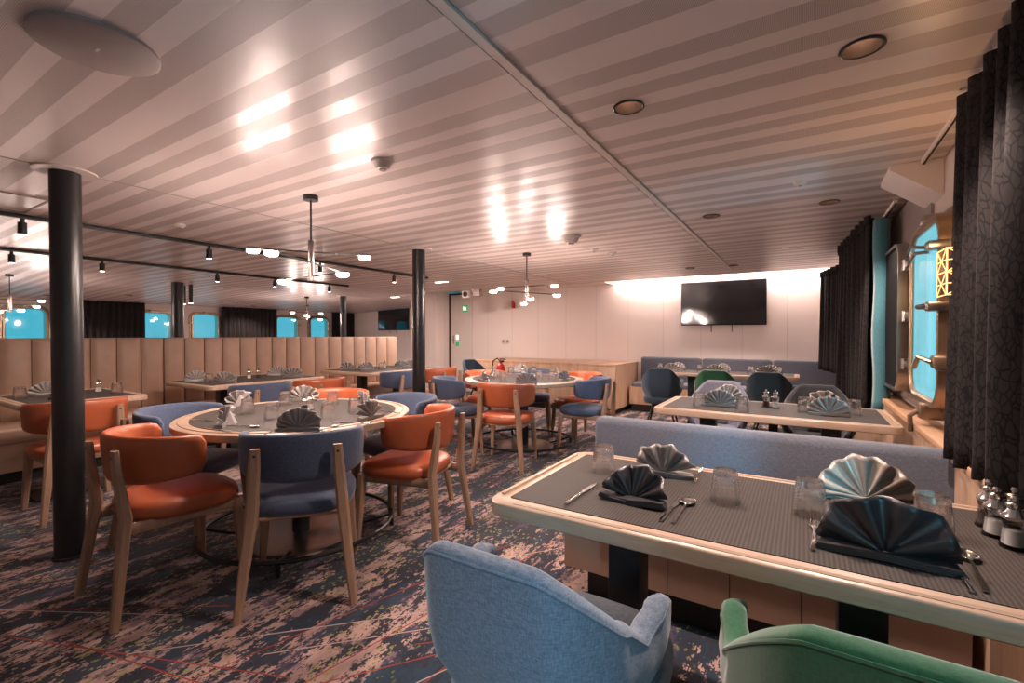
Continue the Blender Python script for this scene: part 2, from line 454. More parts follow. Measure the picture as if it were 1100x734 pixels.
# hull walls with window openings
WZ0, WZ1 = .90, 1.78
def hull(name, x, sgn, wins, y0, y1, mat, th=.12):
    """wall along Y with rectangular openings; wins = list of (ya, yb)"""
    b = MB(); xa, xb = (x, x + th) if sgn > 0 else (x - th, x)
    b.box(xa, xb, y0, y1, 0, WZ0); b.box(xa, xb, y0, y1, WZ1, 2.32)
    ys = [y0] + [v for w in wins for v in w] + [y1]
    for i in range(0, len(ys), 2): b.box(xa, xb, ys[i], ys[i + 1], WZ0, WZ1)
    return struct(b.build(name, mat, smooth=False))
RW = [(-1.55, -.85), (.15, .85), (2.80, 3.46), (5.0, 5.66), (6.3, 6.96)]
hull('wall_starboard', .60, 1, RW, YB, YE, 'hull_light')
LW = [(-1.2, -.6), (.6, 1.2), (2.45, 3.07), (4.45, 5.30), (5.76, 6.40), (8.0, 8.7), (9.12, 9.78)]
hull('wall_port', XL, -1, LW, YB, YE2, 'hull_light')

def rrect(w, h, r, n=6):
    pts = []
    for cx, cy, a0 in ((w / 2 - r, h / 2 - r, 0), (-w / 2 + r, h / 2 - r, 90), (-w / 2 + r, -h / 2 + r, 180), (w / 2 - r, -h / 2 + r, 270)):
        for i in range(n + 1):
            a = math.radians(a0 + 90 * i / n); pts.append((cx + r * math.cos(a), cy + r * math.sin(a)))
    return pts
def ring_loft(b, profs, axis='x'):
    """profs: list of (x, w, h, r) -> closed rounded rectangular rings joined in order, first to last (open tube)"""
    rings = []
    for x, w, h, r in profs:
        rings.append([Vector((x, p[0], p[1])) for p in rrect(w, h, r)])
    b.loft(rings, caps=False)
    return b
n_win = [0]
def portlight(x, sgn, ya, yb, full=False):
    """frame standing off the hull lining towards the room; sgn +1: the hull is on the +x side"""
    n_win[0] += 1
    w, h = yb - ya, WZ1 - WZ0; d = -.085 * sgn
    t = bpy.data.objects.new('window_%d' % n_win[0], None); COL.objects.link(t); t.location = (x, (ya + yb) / 2, (WZ0 + WZ1) / 2); struct(t)
    b = MB()
    ring_loft(b, [(0.0, w + .10, h + .10, .15), (d * .3, w + .09, h + .09, .15), (d * .35, w + .04, h + .04, .135), (d, w + .03, h + .03, .13), (d * 1.02, w - .02, h - .02, .11), (d * .9, w - .045, h - .045, .10), (.10 * sgn, w - .045, h - .045, .10)])
    b.build('window_frame', 'brass', t, ang=40)
    b = MB(); pp = rrect(w - .04, h - .04, .10); b.bm.faces.new([b.bm.verts.new((d * .8, p[0], p[1])) for p in pp]); b.build('window_pane', 'pane' if sgn > 0 else 'pane_port', t, smooth=False)
    # rectangular opening masked by a corner plate
    b = MB(); o = [(p[0] * 1.0, p[1]) for p in rrect(w - .046, h - .046, .10)]
    outer = []
    for p in o:
        outer.append((max(-w / 2 - .01, min(w / 2 + .01, p[0] * 3)), max(-h / 2 - .01, min(h / 2 + .01, p[1] * 3))))
    b.loft([[Vector((.02 * sgn, p[0], p[1])) for p in o], [Vector((.02 * sgn, p[0], p[1])) for p in outer]], caps=False)
    b.build('window_lining', 'brass', t, smooth=False)
    b = MB()
    for s in ((1, -1) if full else (1,)):
        for z in (-.25, .2):
            b.box(min(d * 1.15, 0), max(d * 1.15, 0), -s * (w / 2 + .05) - .012, -s * (w / 2 + .05) + .03, z - .02, z + .02, .006)
    b.box(min(d * 1.1, 0), max(d * 1.1, 0), -.03, .03, h / 2 + .01, h / 2 + .06, .01)
    b.build('window_clamp', 'steel', t)
    return t
for i, (ya, yb) in enumerate(RW): 
    t = portlight(.60, 1, ya, yb)
    if i == 2: big = t
for ya, yb in LW: portlight(XL, -1, ya, yb, True)

# dogs and handles of the near portlight: parts of that window
def xyz(*a): return [Vector(p) for p in a]
d = -.085
b = MB().tube([(d - .005, -.24, .30), (d - .05, -.20, .31), (d - .06, -.10, .33), (d - .06, -.02, .30), (d - .055, -.05, .26), (d - .05, -.14, .29), (d - .01, -.24, .28)], .008, 8); b.box(d - .05, 0, -.40, -.33, .27, .31, .01)
b.build('window_latch', 'steel', big)
b = MB().tube([(d - .04, -.37, .02), (d - .06, -.28, .02), (d - .05, -.16, .025)], [.014, .012, .005], 8); b.box(d - .05, 0, -.41, -.34, -.005, .04, .01); b.build('window_lever', 'steel', big)
b = MB().box(d - .03, 0, -.42, -.35, -.26, -.20, .012).tube([(d - .03, -.38, -.23), (d - .07, -.36, -.21), (d - .08, -.33, -.26)], .012, 8); b.build('window_dog', 'brass', big)
b = MB().box(d - .02, 0, -.10, -.03, -.53, -.45, .012).tube([(d - .02, -.06, -.49), (d - .05, -.05, -.52), (d - .045, -.04, -.60)], .012, 8); b.build('window_dog', 'brass', big)
b = MB()
for z in (.30, 0.0, -.28): b.lathe([(.0, -.03), (.018, -.03), (.018, .03), (0, .03)], 10, (d - .005, .42, z)); b.box(d - .012, d + .012, .34, .52, z - .016, z + .016, .005)
b.build('window_hinge', 'steel', big)

# storm cover swung open beside the near portlight
t = thing('storm_cover', 'black rounded steel storm cover swung open beside the bright blue porthole', 'storm cover', (.515, 3.99, 1.34))
b = MB(); r = [[Vector((x, p[0], p[1])) for p in rrect(w, h, .13)] for x, w, h in ((.03, .70, .88), (-.02, .70, .88))]; b.loft(r); b.build('panel', 'cover_black', t)
b = MB(); ring_loft(b, [(.03, .74, .92, .14), (-.03, .74, .92, .14), (-.03, .70, .88, .12), (-.022, .70, .88, .12)]); b.build('rim', 'steel', t)
slab('wall_starboard_lining', .585, .60, 3.36, 4.9, .80, 2.13, 'hull')
# sill cupboard along the hull
t = thing('sill_cupboard', 'low wooden cupboard with sloping grain under the portholes along the hull', 'cupboard', (.54, 4.95, 0))
MB().box(-.06, .06, -3.0, 3.0, .745, .78, .004).build('top', 'sill_wood', t)
MB().box(-.05, .06, -2.99, 2.99, .06, .745).build('body', 'cab_wood', t, smooth=False)
MB().box(-.03, .05, -2.98, 2.98, 0, .06).build('plinth', 'kick', t, smooth=False)
# frames under the deck
for k, (ya, yb) in enumerate(((3.16, 3.5), (4.75, 5.2))):
    b = MB(); c = [(.385, CEIL - .002), (.385, 2.10), (.598, 1.94), (.598, CEIL - .002)]
    b.loft([[Vector((x, y, z)) for x, z in c] for y in (ya, yb)])
    tag(b.build('deck_bracket', 'trimwhite', smooth=False), ['white wedge bracket under the ceiling above the near porthole', 'white wedge bracket under the ceiling behind the folded middle curtain'][k], 'bracket', 'ceiling brackets')

# ------------------------------------------------------------------ curtains
def curtain(name, pts, z0, z1, nf, amp, label, gather=1.0, seed=0, edge=None, grp=None):
    """pts: plan polyline [(x,y)...], folded sheet with a pleated heading"""
    rnd = random.Random(seed)
    P = [Vector((a, b_, 0)) for a, b_ in pts]; seg = [(P[i + 1] - P[i]).length for i in range(len(P) - 1)]; L = sum(seg)
    def at(s):
        for i, l in enumerate(seg):
            if s <= l or i == len(seg) - 1:
                t_ = s / l; d_ = (P[i + 1] - P[i]).normalized(); return P[i].lerp(P[i + 1], t_), Vector((-d_.y, d_.x, 0))
            s -= l
    cx = sum(p.x for p in P) / len(P); cy = sum(p.y for p in P) / len(P)
    t = thing(name, label, 'curtain', (cx, cy, z0), 0, grp)
    n = nf * 12; rows = 16
    ph = [rnd.uniform(-.5, .5) for _ in range(nf + 2)]; am = [rnd.uniform(.7, 1.2) for _ in range(nf + 2)]
    def sheet(sa, sb, za, zb, rows, ampf, off=0):
        rings = []
        for j in range(rows + 1):
            z = za + (zb - za) * j / rows; tz = (z - z0) / (z1 - z0); r = []
            m_ = max(2, int(n * (sb - sa)))
            for i in range(m_ + 1):
                u = sa + (sb - sa) * i / m_
                k = u * nf; q = int(k)
                p, nn_ = at(u * L)
                a = amp * am[q] * ampf(tz)
                wob = .25 * math.sin(3.1 * tz + ph[q] * 6)
                dsp = a * (math.sin(2 * PI * k + wob) + .25 * math.sin(4 * PI * k + ph[q] * 4 + tz))
                p = p + nn_ * (dsp + off) 
                r.append(Vector((p.x - cx, p.y - cy, z - z0 + (.008 * math.sin(2 * PI * k) if j == 0 else 0))))
            rings.append(r)
        b = MB(); b.loft(rings, close=False, caps=False)
        return b
    o = sheet(0, 1, z0, z1 - .05, rows, lambda tz: .75 + .45 * (1 - tz)).build('cloth', 'curtain', t, ang=80)
    o.modifiers.new('s', 'SOLIDIFY').thickness = .004
    h = sheet(0, 1, z1 - .055, z1 + .02, 3, lambda tz: .8, 0.003).build('heading', 'curtain', t, ang=80); h.modifiers.new('s', 'SOLIDIFY').thickness = .012
    return t
curtain('curtain', [(.505, 2.44), (.50, 2.1), (.505, 1.0)], .775, 2.09, 10, .040, 'tall black patterned curtain hanging at the right beside the front table', seed=2)
MID = curtain('curtain', [(.42, 4.26), (.385, 4.7), (.32, 5.8)], .66, 2.08, 10, .045, 'bunched dark curtain hanging behind the porthole, its edge coloured blue for window light', seed=5)
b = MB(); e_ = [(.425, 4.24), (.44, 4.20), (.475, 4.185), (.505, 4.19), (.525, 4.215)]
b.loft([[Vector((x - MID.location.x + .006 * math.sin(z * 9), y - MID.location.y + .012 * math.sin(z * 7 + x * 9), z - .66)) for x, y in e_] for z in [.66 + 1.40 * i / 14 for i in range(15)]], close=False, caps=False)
o = b.build('lining', 'lining', MID, ang=80); o.modifiers.new('s', 'SOLIDIFY').thickness = .006  # edge strip with its blue window light in the colour
FARC = curtain('curtain', [(.36, 6.55), (.28, 6.9), (.20, 7.3)], .78, 2.02, 5, .035, 'short dark curtain in the far corner beside the big television', seed=8)
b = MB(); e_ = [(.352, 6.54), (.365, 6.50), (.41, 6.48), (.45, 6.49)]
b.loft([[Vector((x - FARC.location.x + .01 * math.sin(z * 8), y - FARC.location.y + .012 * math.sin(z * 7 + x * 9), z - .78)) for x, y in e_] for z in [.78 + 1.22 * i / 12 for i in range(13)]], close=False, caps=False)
o = b.build('lining', 'lining', FARC, ang=80); o.modifiers.new('s', 'SOLIDIFY').thickness = .006  # far edge strip, coloured as lit by the window
for k, (y0, y1, zz, lab) in enumerate(((1.0, 3.3, 2.122, 'white curtain rail above the near black curtain'), (4.0, 5.9, 2.122, 'white curtain rail above the bunched middle curtain'))):
    t = thing('curtain_rail', lab, 'curtain rail', (.52, (y0 + y1) / 2, zz - .012)); L = (y1 - y0) / 2
    MB().box(-.012, .012, -L, L, 0, .022, .002).build('track', 'trimwhite', t); MB().box(-.004, .004, -L, L, -.004, 0).build('slot', 'kick', t, smooth=False)
LC = [((3.42, 4.72), 'wide black curtain on the far left hull, right of the near pillar'), ((6.42, 7.96), 'wide black curtain on the far left hull between two window pairs'),
      ((9.85, 10.75), 'black curtain on the far left hull at the corner by the small television'), ((3.10, 3.30), 'narrow strip of black curtain just left of the near pillar')]
for k, ((y0, y1), lab) in enumerate(LC):
    curtain('curtain', [(XL + .16, y0), (XL + .16, y1)], .9, 2.02, max(3, int((y1 - y0) * 9)), .03, lab, seed=20 + k, grp='curtains on the far left hull')

# ------------------------------------------------------------------ pillars
def pillar(x, y, r, z1, label, collar=True):
    t = thing('pillar', label, 'pillar', (x, y, 0), 0, 'round black pillars')
    MB().lathe([(r, 0), (r, z1)], 48).build('shaft', 'pillar', t)
    MB().lathe([(r + .01, 0), (r + .01, .012), (r, .014)], 40).build('foot_ring', 'kick', t)
    if collar: MB().lathe([(r + .07, z1 - .008), (r + .07, z1), (r, z1)], 40).build('collar', 'trimwhite', t)
pillar(-3.45, .88, .067, CEIL, 'large round black pillar standing nearest on the left')
pillar(-3.43, 3.64, .067, CEIL, 'round black pillar between the two round tables')
pillar(-9.0, 3.70, .09, CEIL, 'round black pillar behind the middle of the tan banquette')
pillar(-8.98, 7.04, .07, CEIL, 'thin distant black pillar left of the small television')
slab('wall_port_post', XL, XL + .12, 9.95, 10.0, 0, 2.0, 'white')

# ------------------------------------------------------------------ ceiling fittings
t = thing('ceiling_speaker', 'large round flat speaker disc on the ceiling at the top left', 'speaker', (-1.867, .555, CEIL - .014))
MB().lathe([(0.0, 0), (.150, 0), (.158, .004), (.158, .014), (0, .014)], 56).build('grille', 'grille', t)
MB().box(-.012, .012, -.004, .004, -.001, .001).build('badge', 'trimwhite', t)
CEIL_OBJ = bpy.data.objects['ceiling']
def cut_holes(spots_):
    b = MB()
    for x, y in spots_: b.lathe([(0, -.05), (.0505, -.05), (.0505, .12), (0, .12)], 28, (x, y, CEIL))
    c = b.build('hole', 'white', smooth=False); md = CEIL_OBJ.modifiers.new('holes', 'BOOLEAN'); md.object = c; md.operation = 'DIFFERENCE'; md.solver = 'EXACT'
    dg = bpy.context.evaluated_depsgraph_get(); me = bpy.data.meshes.new_from_object(CEIL_OBJ.evaluated_get(dg)); CEIL_OBJ.modifiers.clear(); CEIL_OBJ.data = me
    bpy.data.objects.remove(c)
def downlight_make():
    t = thing('downlight', '', 'downlight')
    MB().loft([[Vector((r_ * math.cos(2 * PI * i / 32), r_ * math.sin(2 * PI * i / 32), z_)) for i in range(32)] for r_, z_ in ((.050, .01), (.060, .0), (.062, -.004), (.056, -.007), (.050, -.004), (.050, .01))], caps=False).build('trim_ring', 'black', t)
    b = MB(); b.loft([[Vector((r_ * math.cos(2 * PI * i / 28), r_ * math.sin(2 * PI * i / 28), z_)) for i in range(28)] for r_, z_ in ((.050, -.004), (.042, .03), (.030, .055))], caps=False)
    b.build('reflector', 'bronze', t)
    MB().lathe([(0, .050), (.030, .050), (.030, .056), (0, .056)], 20).build('lamp', 'bulb_far', t)
    return t
DL = Pool(downlight_make)
dls = [(.15, 1.825, 'biggest recessed black downlight near the top right corner'), (-.59, 1.812, 'recessed black downlight right of the bright ceiling joint, front pair'),
       (.146, 3.817, 'recessed downlight above the second window-side table, right of its pair'), (-.594, 3.79, 'recessed downlight above the second window-side table, left of its pair'),
       (-1.29, 6.58, 'small far downlight above the television, left of its pair'), (-.765, 6.61, 'small far downlight above the television, right of its pair')]
def spot(name, x, y, z, power, size=110, blend=.6, col=(1, .77, .67), r=.03, rot=None):
    l = bpy.data.lights.new(name, 'SPOT'); l.energy = power; l.spot_size = math.radians(size); l.spot_blend = blend; l.color = col; l.shadow_soft_size = r
    o = bpy.data.objects.new(name, l); COL.objects.link(o); o.location = (x, y, z)
    if rot: o.rotation_euler = rot
    return o
cut_holes([(x, y) for x, y, l_ in dls] + [(.15, -.3), (-.59, -.3)])
for x, y, lab in dls:
    DL.place((x, y, CEIL), 0, lab, 'recessed downlights'); spot('downlight_beam', x, y, CEIL - .01, 38)
for x, y in ((.15, -.3), (-.59, -.3)):   # the same lamps behind the photographer
    DL.place((x, y, CEIL), 0, 'recessed downlight outside the picture behind the viewpoint', 'recessed downlights'); spot('downlight_beam', x, y, CEIL - .01, 10)
for k, (x, y) in enumerate(((-11.6, 1.9), (-11.6, 3.9), (-11.6, 5.9), (-11.6, 7.9), (-12.5, 2.9), (-12.5, 6.9))):
    zc_ = CEIL - (-9.2 - x) * .16 / 4.3
    DL.place((x, y, zc_), 0, 'tiny distant downlight near the far left hull, ' + ['nearest one', 'second one along', 'third one along', 'last one along', 'near one close to the curtain', 'far one close to the curtain'][k], 'distant downlights'); spot('downlight_beam', x, y, zc_ - .02, 45, 140)

def detector(x, y, z, label, r=.05, name='smoke_detector', cat='smoke detector', m_='plastic'):
    t = thing(name, label, cat, (x, y, z))
    MB().lathe([(0, -.035 * r / .05), (r * .55, -.034 * r / .05), (r * .8, -.018), (r * .95, -.012), (r, 0), (0, 0)], 32).build('body', m_, t)
    MB().lathe([(0, -.040 * r / .05), (r * .3, -.039 * r / .05), (r * .3, -.03 * r / .05), (0, -.03 * r / .05)], 20).build('sensor', 'grille', t)
detector(-1.85, 1.70, CEIL, 'round white smoke detector on the ceiling right of the nearest chandelier', .062)
detector(-1.85, 4.57, CEIL, 'small white domed sensor on the ceiling above the far round table', .045)
detector(-1.77, 4.9, CEIL, 'flat white ceiling sensor just behind the domed one', .045)
detector(-.02, 3.22, CEIL, 'little white sprinkler rose on the ceiling above the second window-side table', .035, 'sprinkler', 'sprinkler')
detector(-4.3, 1.79, CEIL, 'small pale ceiling sensor beside the track lights', .04)
detector(-1.80, 3.9, CEIL, 'flat round ceiling speaker above the near side of the far round table', .09, 'ceiling_speaker', 'speaker', 'trimwhite')
for k, (x, y, lab) in enumerate(((-5.2, 6.07, 'white glowing rectangular ceiling panel left of the cabin door'), (-8.2, 7.9, 'distant glowing rectangular ceiling panel above the tan banquette'))):
    t = thing('ceiling_panel_light', lab, 'ceiling light', (x, y, CEIL - .004)); MB().box(-.12, .12, -.03, .03, -.004, .0).build('diffuser', 'led', t, smooth=False); MB().box(-.13, .13, -.04, .04, -.001, .004).build('frame', 'trimwhite', t, smooth=False)
    l = bpy.data.lights.new('panel_lamp', 'AREA'); l.shape = 'RECTANGLE'; l.size = .24; l.size_y = .06; l.energy = 22; l.color = (1, .8, .72); o = bpy.data.objects.new('panel_lamp', l); COL.objects.link(o); o.location = (x, y, CEIL - .012)
t = thing('ceiling_hatch', 'square access hatch in the ceiling behind the near pillar', 'hatch', (-4.55, .78, CEIL - .003))
MB().box(-.28, .28, -.22, .22, 0, .004).build('panel', 'trimwhite', t, smooth=False); b = MB()
for a in ((-.29, .29, -.235, -.22), (-.29, .29, .22, .235), (-.295, -.28, -.235, .235), (.28, .295, -.235, .235)): b.box(*a, -.003, .004)
b.build('frame', 'oak_dark', t, smooth=False)

# chandeliers
def chandelier_make():
    t = thing('chandelier', '', 'chandelier')
    MB().lathe([(0, 0), (.045, 0), (.045, -.032), (0, -.032)], 28).build('canopy', 'black', t)
    MB().tube([(0, 0, -.03), (0, 0, -.30)], .006, 10).build('rod', 'black', t)
    MB().lathe([(0, -.29), (.018, -.29), (.018, -.55), (0, -.55)], 24).build('stem', 'stem', t)
    for k, (ax, ay, z) in enumerate(((.19, .27, -.364), (-.20, .385, -.433), (.335, -.02, -.520))):
        a = Vector((ax, ay, z)); c = Vector((-ax, -ay, z))
        arm = MB().tube([a * 1.0, c * 1.0] if False else [Vector((ax, ay, z)), Vector((-ax, -ay, z))], .0055, 8).build('arm', 'black', t)
        for p in (Vector((ax, ay, z)), Vector((-ax, -ay, z))):
            cup = MB().lathe([(0, .006), (.036, .006), (.036, -.006), (0, -.006)], 24, (p.x, p.y, p.z)).build('lamp_cup', 'black', arm)
            MB().lathe([(0, -.006), (.034, -.006), (.036, -.018), (.028, -.026), (0, -.028)], 24, (p.x, p.y, p.z)).build('bulb', 'bulb', arm)
    return t
CHN = Pool(chandelier_make)
for x, y, rz, lab in ((-2.70, 1.87, 0, 'black three armed chandelier hanging above the near round table'), (-2.58, 4.435, 2.26, 'black three armed chandelier hanging above the far round table'),
                      (-9.75, 1.87, .2, 'distant black chandelier at the left edge beyond the tan banquette'), (-9.7, 6.6, .45, 'distant black chandelier beyond the tan banquette by the paired windows')):
    CHN.place((x, y, CEIL if x > -9.2 else CEIL - .02), rz, lab, 'chandeliers')
def cyl_make():
    t = thing('cylinder_pendant', '', 'pendant lamp')
    MB().lathe([(0, 0), (.035, 0), (.035, -.33), (0, -.33)], 24).build('body', 'black', t); MB().lathe([(0, -.33), (.028, -.33), (.028, -.335), (0, -.335)], 20).build('lens', 'bulb_far', t)
    return t
CY = Pool(cyl_make)
CY.place((-9.3, 4.03, 2.13), 0, 'black cylinder pendant lamp hanging just right of the middle pillar', 'cylinder pendants'); CY.place((-9.5, 4.0, 2.12), 0, 'black cylinder pendant lamp half behind the middle pillar', 'cylinder pendants')

# track lights
def track(x, y0, y1, heads, label, where):
    t = thing('light_track', label, 'light track', (x, (y0 + y1) / 2, CEIL - .03)); L = (y1 - y0) / 2
    MB().box(-.017, .017, -L, L, 0, .03, .002).build('rail', 'black', t)
    for i, y in enumerate(heads):
        h = TH.place((x, y, CEIL - .03), 0, 'black track spotlight on the %s ceiling track, %s' % (where, ('number %d' % (i + 1)) if 0 else TL[(where, i)]), 'track spotlights')
        spot('track_beam', x, y, CEIL - .16, 18, 80, .7, (1, .78, .68), .02)
def th_make():
    t = thing('track_spotlight', '', 'spotlight')
    MB().box(-.008, .008, -.012, .012, -.035, 0).build('adapter', 'black', t)
    MB().lathe([(0, -.03), (.026, -.03), (.027, -.12), (.022, -.12), (0, -.118)], 24).build('housing', 'black', t)
    MB().lathe([(0, -.1185), (.021, -.1205), (0, -.122)], 20).build('lens', 'bulb_far', t)
    return t
TH = Pool(th_make)
import math as _m
h1 = [1.02, 2.31, 3.55, 4.75]; h2 = [1.36, 2.1, 3.37, 4.21, 5.2]
TL = {('nearer', 0): 'at the left edge of the picture', ('nearer', 1): 'above the left part of the banquette', ('nearer', 2): 'behind the nearest chandelier', ('nearer', 3): 'just left of the second pillar',
      ('farther', 0): 'at the left edge of the picture', ('farther', 1): 'just right of the near pillar', ('farther', 2): 'next to the middle pillar', ('farther', 3): 'left of the nearest chandelier stem', ('farther', 4): 'at its right end'}
track(-4.95, -.5, 5.45, h1, 'long black ceiling light track nearer of the two running over the banquette tables', 'nearer')
track(-7.0, -.5, 5.6, h2, 'long black ceiling light track farther of the two behind the banquette', 'farther')

# ------------------------------------------------------------------ banquettes
def tan_banquette(y0, y1, npan, lab):
    L = y1 - y0
    t = thing('tan_banquette', lab, 'banquette', (-6.0, y0, 0), 0, 'tan leather banquette sections')
    back = MB().box(-.28, 0, .006, L - .006, .43, 1.20, .025, 3).build('backrest', 'tan', t)
    pw = L / npan
    # rolled panels
    b = MB()
    for i in range(npan):
        a, c = i * pw + .008, (i + 1) * pw - .008; n = 8; rings = []
        for z, dx in ((.46, 0), (.50, .022), (.85, .03), (1.15, .024), (1.195, .006)):
            rings.append([Vector((.0 + dx * math.sin(PI * k / n) ** .5 * 1.0 + .001, a + (c - a) * k / n, z)) for k in range(n + 1)])
        b.loft(rings, close=False, caps=False)
    p = b.build('back_panels', 'tan', back, ang=50)
    b = MB()
    for i in range(1, npan): b.box(.0, .004, i * pw - .004, i * pw + .004, .46, 1.19)
    b.build('stitching', 'tan_dark', back, smooth=False)
    MB().box(0, .52, .006, L - .006, .33, .46, .03, 3).build('seat', 'tan', t)
    MB().box(-.28, .49, .01, L - .01, .10, .34).build('base', 'tan', t, smooth=False)
    MB().box(-.26, .42, .02, L - .02, 0, .10).build('plinth', 'kick', t, smooth=False)
    return t
tan_banquette(-1.1, .66, 8, 'tan leather banquette section at the left picture edge behind the near pillar')
tan_banquette(.66, 2.325, 8, 'tan leather banquette section right of the near pillar behind the small square table')
tan_banquette(2.325, 3.977, 8, 'middle tan leather banquette section with the four place table in front')
tan_banquette(3.977, 5.82, 8, 'farthest tan leather banquette section ending by the second pillar')

# grey two sided banquette behind the front table
t = thing('grey_banquette', 'grey blue upholstered double banquette between the front table and the one behind', 'banquette', (-.96, 2.42, 0))
MB().box(0, 1.55, -.05, .06, .40, .785, .035, 4).build('backrest', 'grey_up', t)
MB().box(0.0, 1.42, -.44, -.05, .38, .47, .03, 3).build('seat', 'grey_up', t); MB().box(0, 1.42, .06, .42, .38, .47, .03, 3).build('seat', 'grey_up', t)
fr = MB().box(0.005, 1.42, -.42, .40, .135, .385).build('base', 'tan', t, smooth=False)
b = MB()
for i in range(1, 6): b.box(i * .24, i * .24 + .004, -.4215, -.4195, .135, .385)
b.build('stitching', 'tan_dark', fr, smooth=False)
MB().box(.10, 1.42, -.36, .34, 0, .135).build('plinth', 'kick', t, smooth=False)

# back wall banquette under the television
t = thing('wall_banquette', 'long grey banquette against the wall under the television', 'banquette', (-2.35, YE, 0))
for k in range(3): MB().box(.02 + k * .98, .98 + k * .98, -.15, -.02, .45, .86, .03, 3).build('backrest', 'grey_up', t)
MB().box(.0, 2.85, -.62, -.14, .38, .46, .025, 3).build('seat', 'grey_up', t)
MB().box(-.02, 2.85, -.62, -.02, .12, .40).build('base', 'cab_wood', t, smooth=False); MB().box(0, 2.84, -.56, -.02, 0, .12).build('plinth', 'kick', t, smooth=False)
# wooden cabinet left of it
t = thing('low_cabinet', 'long low wooden cabinet against the far wall behind the far round table', 'cabinet', (-2.42, YE, 0))
MB().box(-2.75, 0, -1.12, -.02, .745, .775, .003).build('top', 'cab_wood', t); 
MB().box(-2.75, 0, -1.12, -.02, .08, .745).build('body', 'cab_wood', t, smooth=False)
b = MB(); 
for i in range(4): MB().box(-2.74 + i * .685, -2.74 + i * .685 + .675, -1.132, -1.12, .10, .73, .002).build('door', 'cab_wood', t)
MB().box(-2.7, -.04, -1.06, -.04, 0, .08).build('plinth', 'kick', t, smooth=False)

# ------------------------------------------------------------------ televisions and small wall things
def tv(loc, w, h, label, rz=0):
    t = thing('television', label, 'television', loc, rz)
    MB().box(-w / 2, w / 2, -.05, -.015, -h / 2, h / 2, .006).build('frame', 'black', t)
    MB().box(-w / 2 + .012, w / 2 - .012, -.052, -.049, -h / 2 + .016, h / 2 - .012).build('screen', 'screen', t, smooth=False)
    MB().box(-.2, .2, -.015, 0, -.15, .15).build('wall_bracket', 'black', t)
    b = MB()
    for x in (-.16, .14): b.tube([(x, -.02, -h / 2 + .02), (x + .002, -.02, -h / 2 - .11)], .006, 6)
    b.build('cable', 'black', t)
tv((-1.08, YE, 1.735), 1.235, .70, 'big wall television above the far grey banquette')
tv((-11.27, YE2, 1.745), 1.38, .73, 'small distant television on the far wall beyond the tan banquette')

from mathutils import Euler
def wall_sign(x, y, z, w, h, label, fig=True):
    t = thing('exit_sign', label, 'sign', (x, y, z))
    MB().box(-w / 2, w / 2, -.006, 0, -h / 2, h / 2).build('plate', 'sign', t, smooth=False)
    b = MB(); b.box(-w * .35, -w * .18, -.008, -.006, -h * .3, h * .3); b.box(-w * .12, w * .05, -.008, -.006, -h * .1, h * .1)
    b.tube([(w * .16, -.007, h * .28), (w * .16, -.007, h * .27)], .012, 8); b.bar((w * .16, -.007, h * .18), (w * .08, -.007, -h * .3), .012, .002, side=(1, 0, 0)); b.bar((w * .16, -.007, -h * .05), (w * .30, -.007, -h * .3), .012, .002, side=(1, 0, 0)); b.bar((w * .02, -.007, h * .12), (w * .34, -.007, h * .02), .010, .002, side=(1, 0, 0))
    b.build('pictogram', 'signwhite', t, smooth=False)
wall_sign(-6.17, YE - .03, 1.80, .14, .15, 'green running man exit sign high on the cabin door')
t = thing('door_notice', 'small green and white notices beside the door handle', 'sign', (-6.40, YE - .03, 1.13))
MB().box(-.03, .06, -.004, 0, -.14, -.05).build('plate', 'sign', t, smooth=False); MB().box(-.02, .05, -.004, 0, .0, .10).build('sheet', 'signwhite', t, smooth=False)
b = MB().box(-.10, -.075, -.012, 0, -.10, .09).tube([(-.09, -.01, .0), (-.09, -.05, .0), (-.03, -.05, .0)], .009, 8); b.build('handle', 'steel', t)
t = thing('wall_socket', 'double white socket on the far wall between door and cabinet', 'socket', (-5.15, YE, 1.10))
MB().box(-.10, .10, -.012, 0, -.05, .05, .004).build('plate', 'plastic', t); MB().lathe([(.03, 0), (.03, .002), (0, .002)], 20).build('outlet', 'grille', t).matrix_local = Matrix.Translation((-.05, -.012, 0)) @ Matrix.Rotation(PI / 2, 4, 'X')
MB().lathe([(.03, 0), (.03, .002), (0, .002)], 20).build('outlet', 'grille', t).matrix_local = Matrix.Translation((.05, -.012, 0)) @ Matrix.Rotation(PI / 2, 4, 'X')
# emergency lamp on the ceiling near the door
t = thing('emergency_lamp', 'twin headed white and black emergency lamp hanging from the ceiling by the door', 'lamp', (-5.25, 7.0, CEIL))
MB().box(-.012, .012, -.012, .012, -.09, 0).build('bracket', 'plastic', t); MB().box(-.20, -.06, -.06, .06, -.20, -.07, .01).build('housing', 'plastic', t); MB().box(.04, .20, -.05, .05, -.18, -.05, .01).build('housing', 'grille', t)
o = MB().lathe([(0, 0), (.045, 0), (.05, .02), (0, .02)], 24).build('lens', 'black', t); o.matrix_local = Matrix.Translation((-.11, -.065, -.135)) @ Matrix.Rotation(PI / 2, 4, 'X')
t = thing('fire_alarm', 'little red fire alarm beacon on the far wall near the ceiling', 'alarm', (-4.95, YE - .02, 1.83))
MB().box(-.03, .03, -.04, .02, -.06, .06, .01).build('body', 'red', t); MB().lathe([(.02, -.02), (.02, .02), (.0, .03)], 16, (0, -.03, .07)).build('beacon', 'red', t)
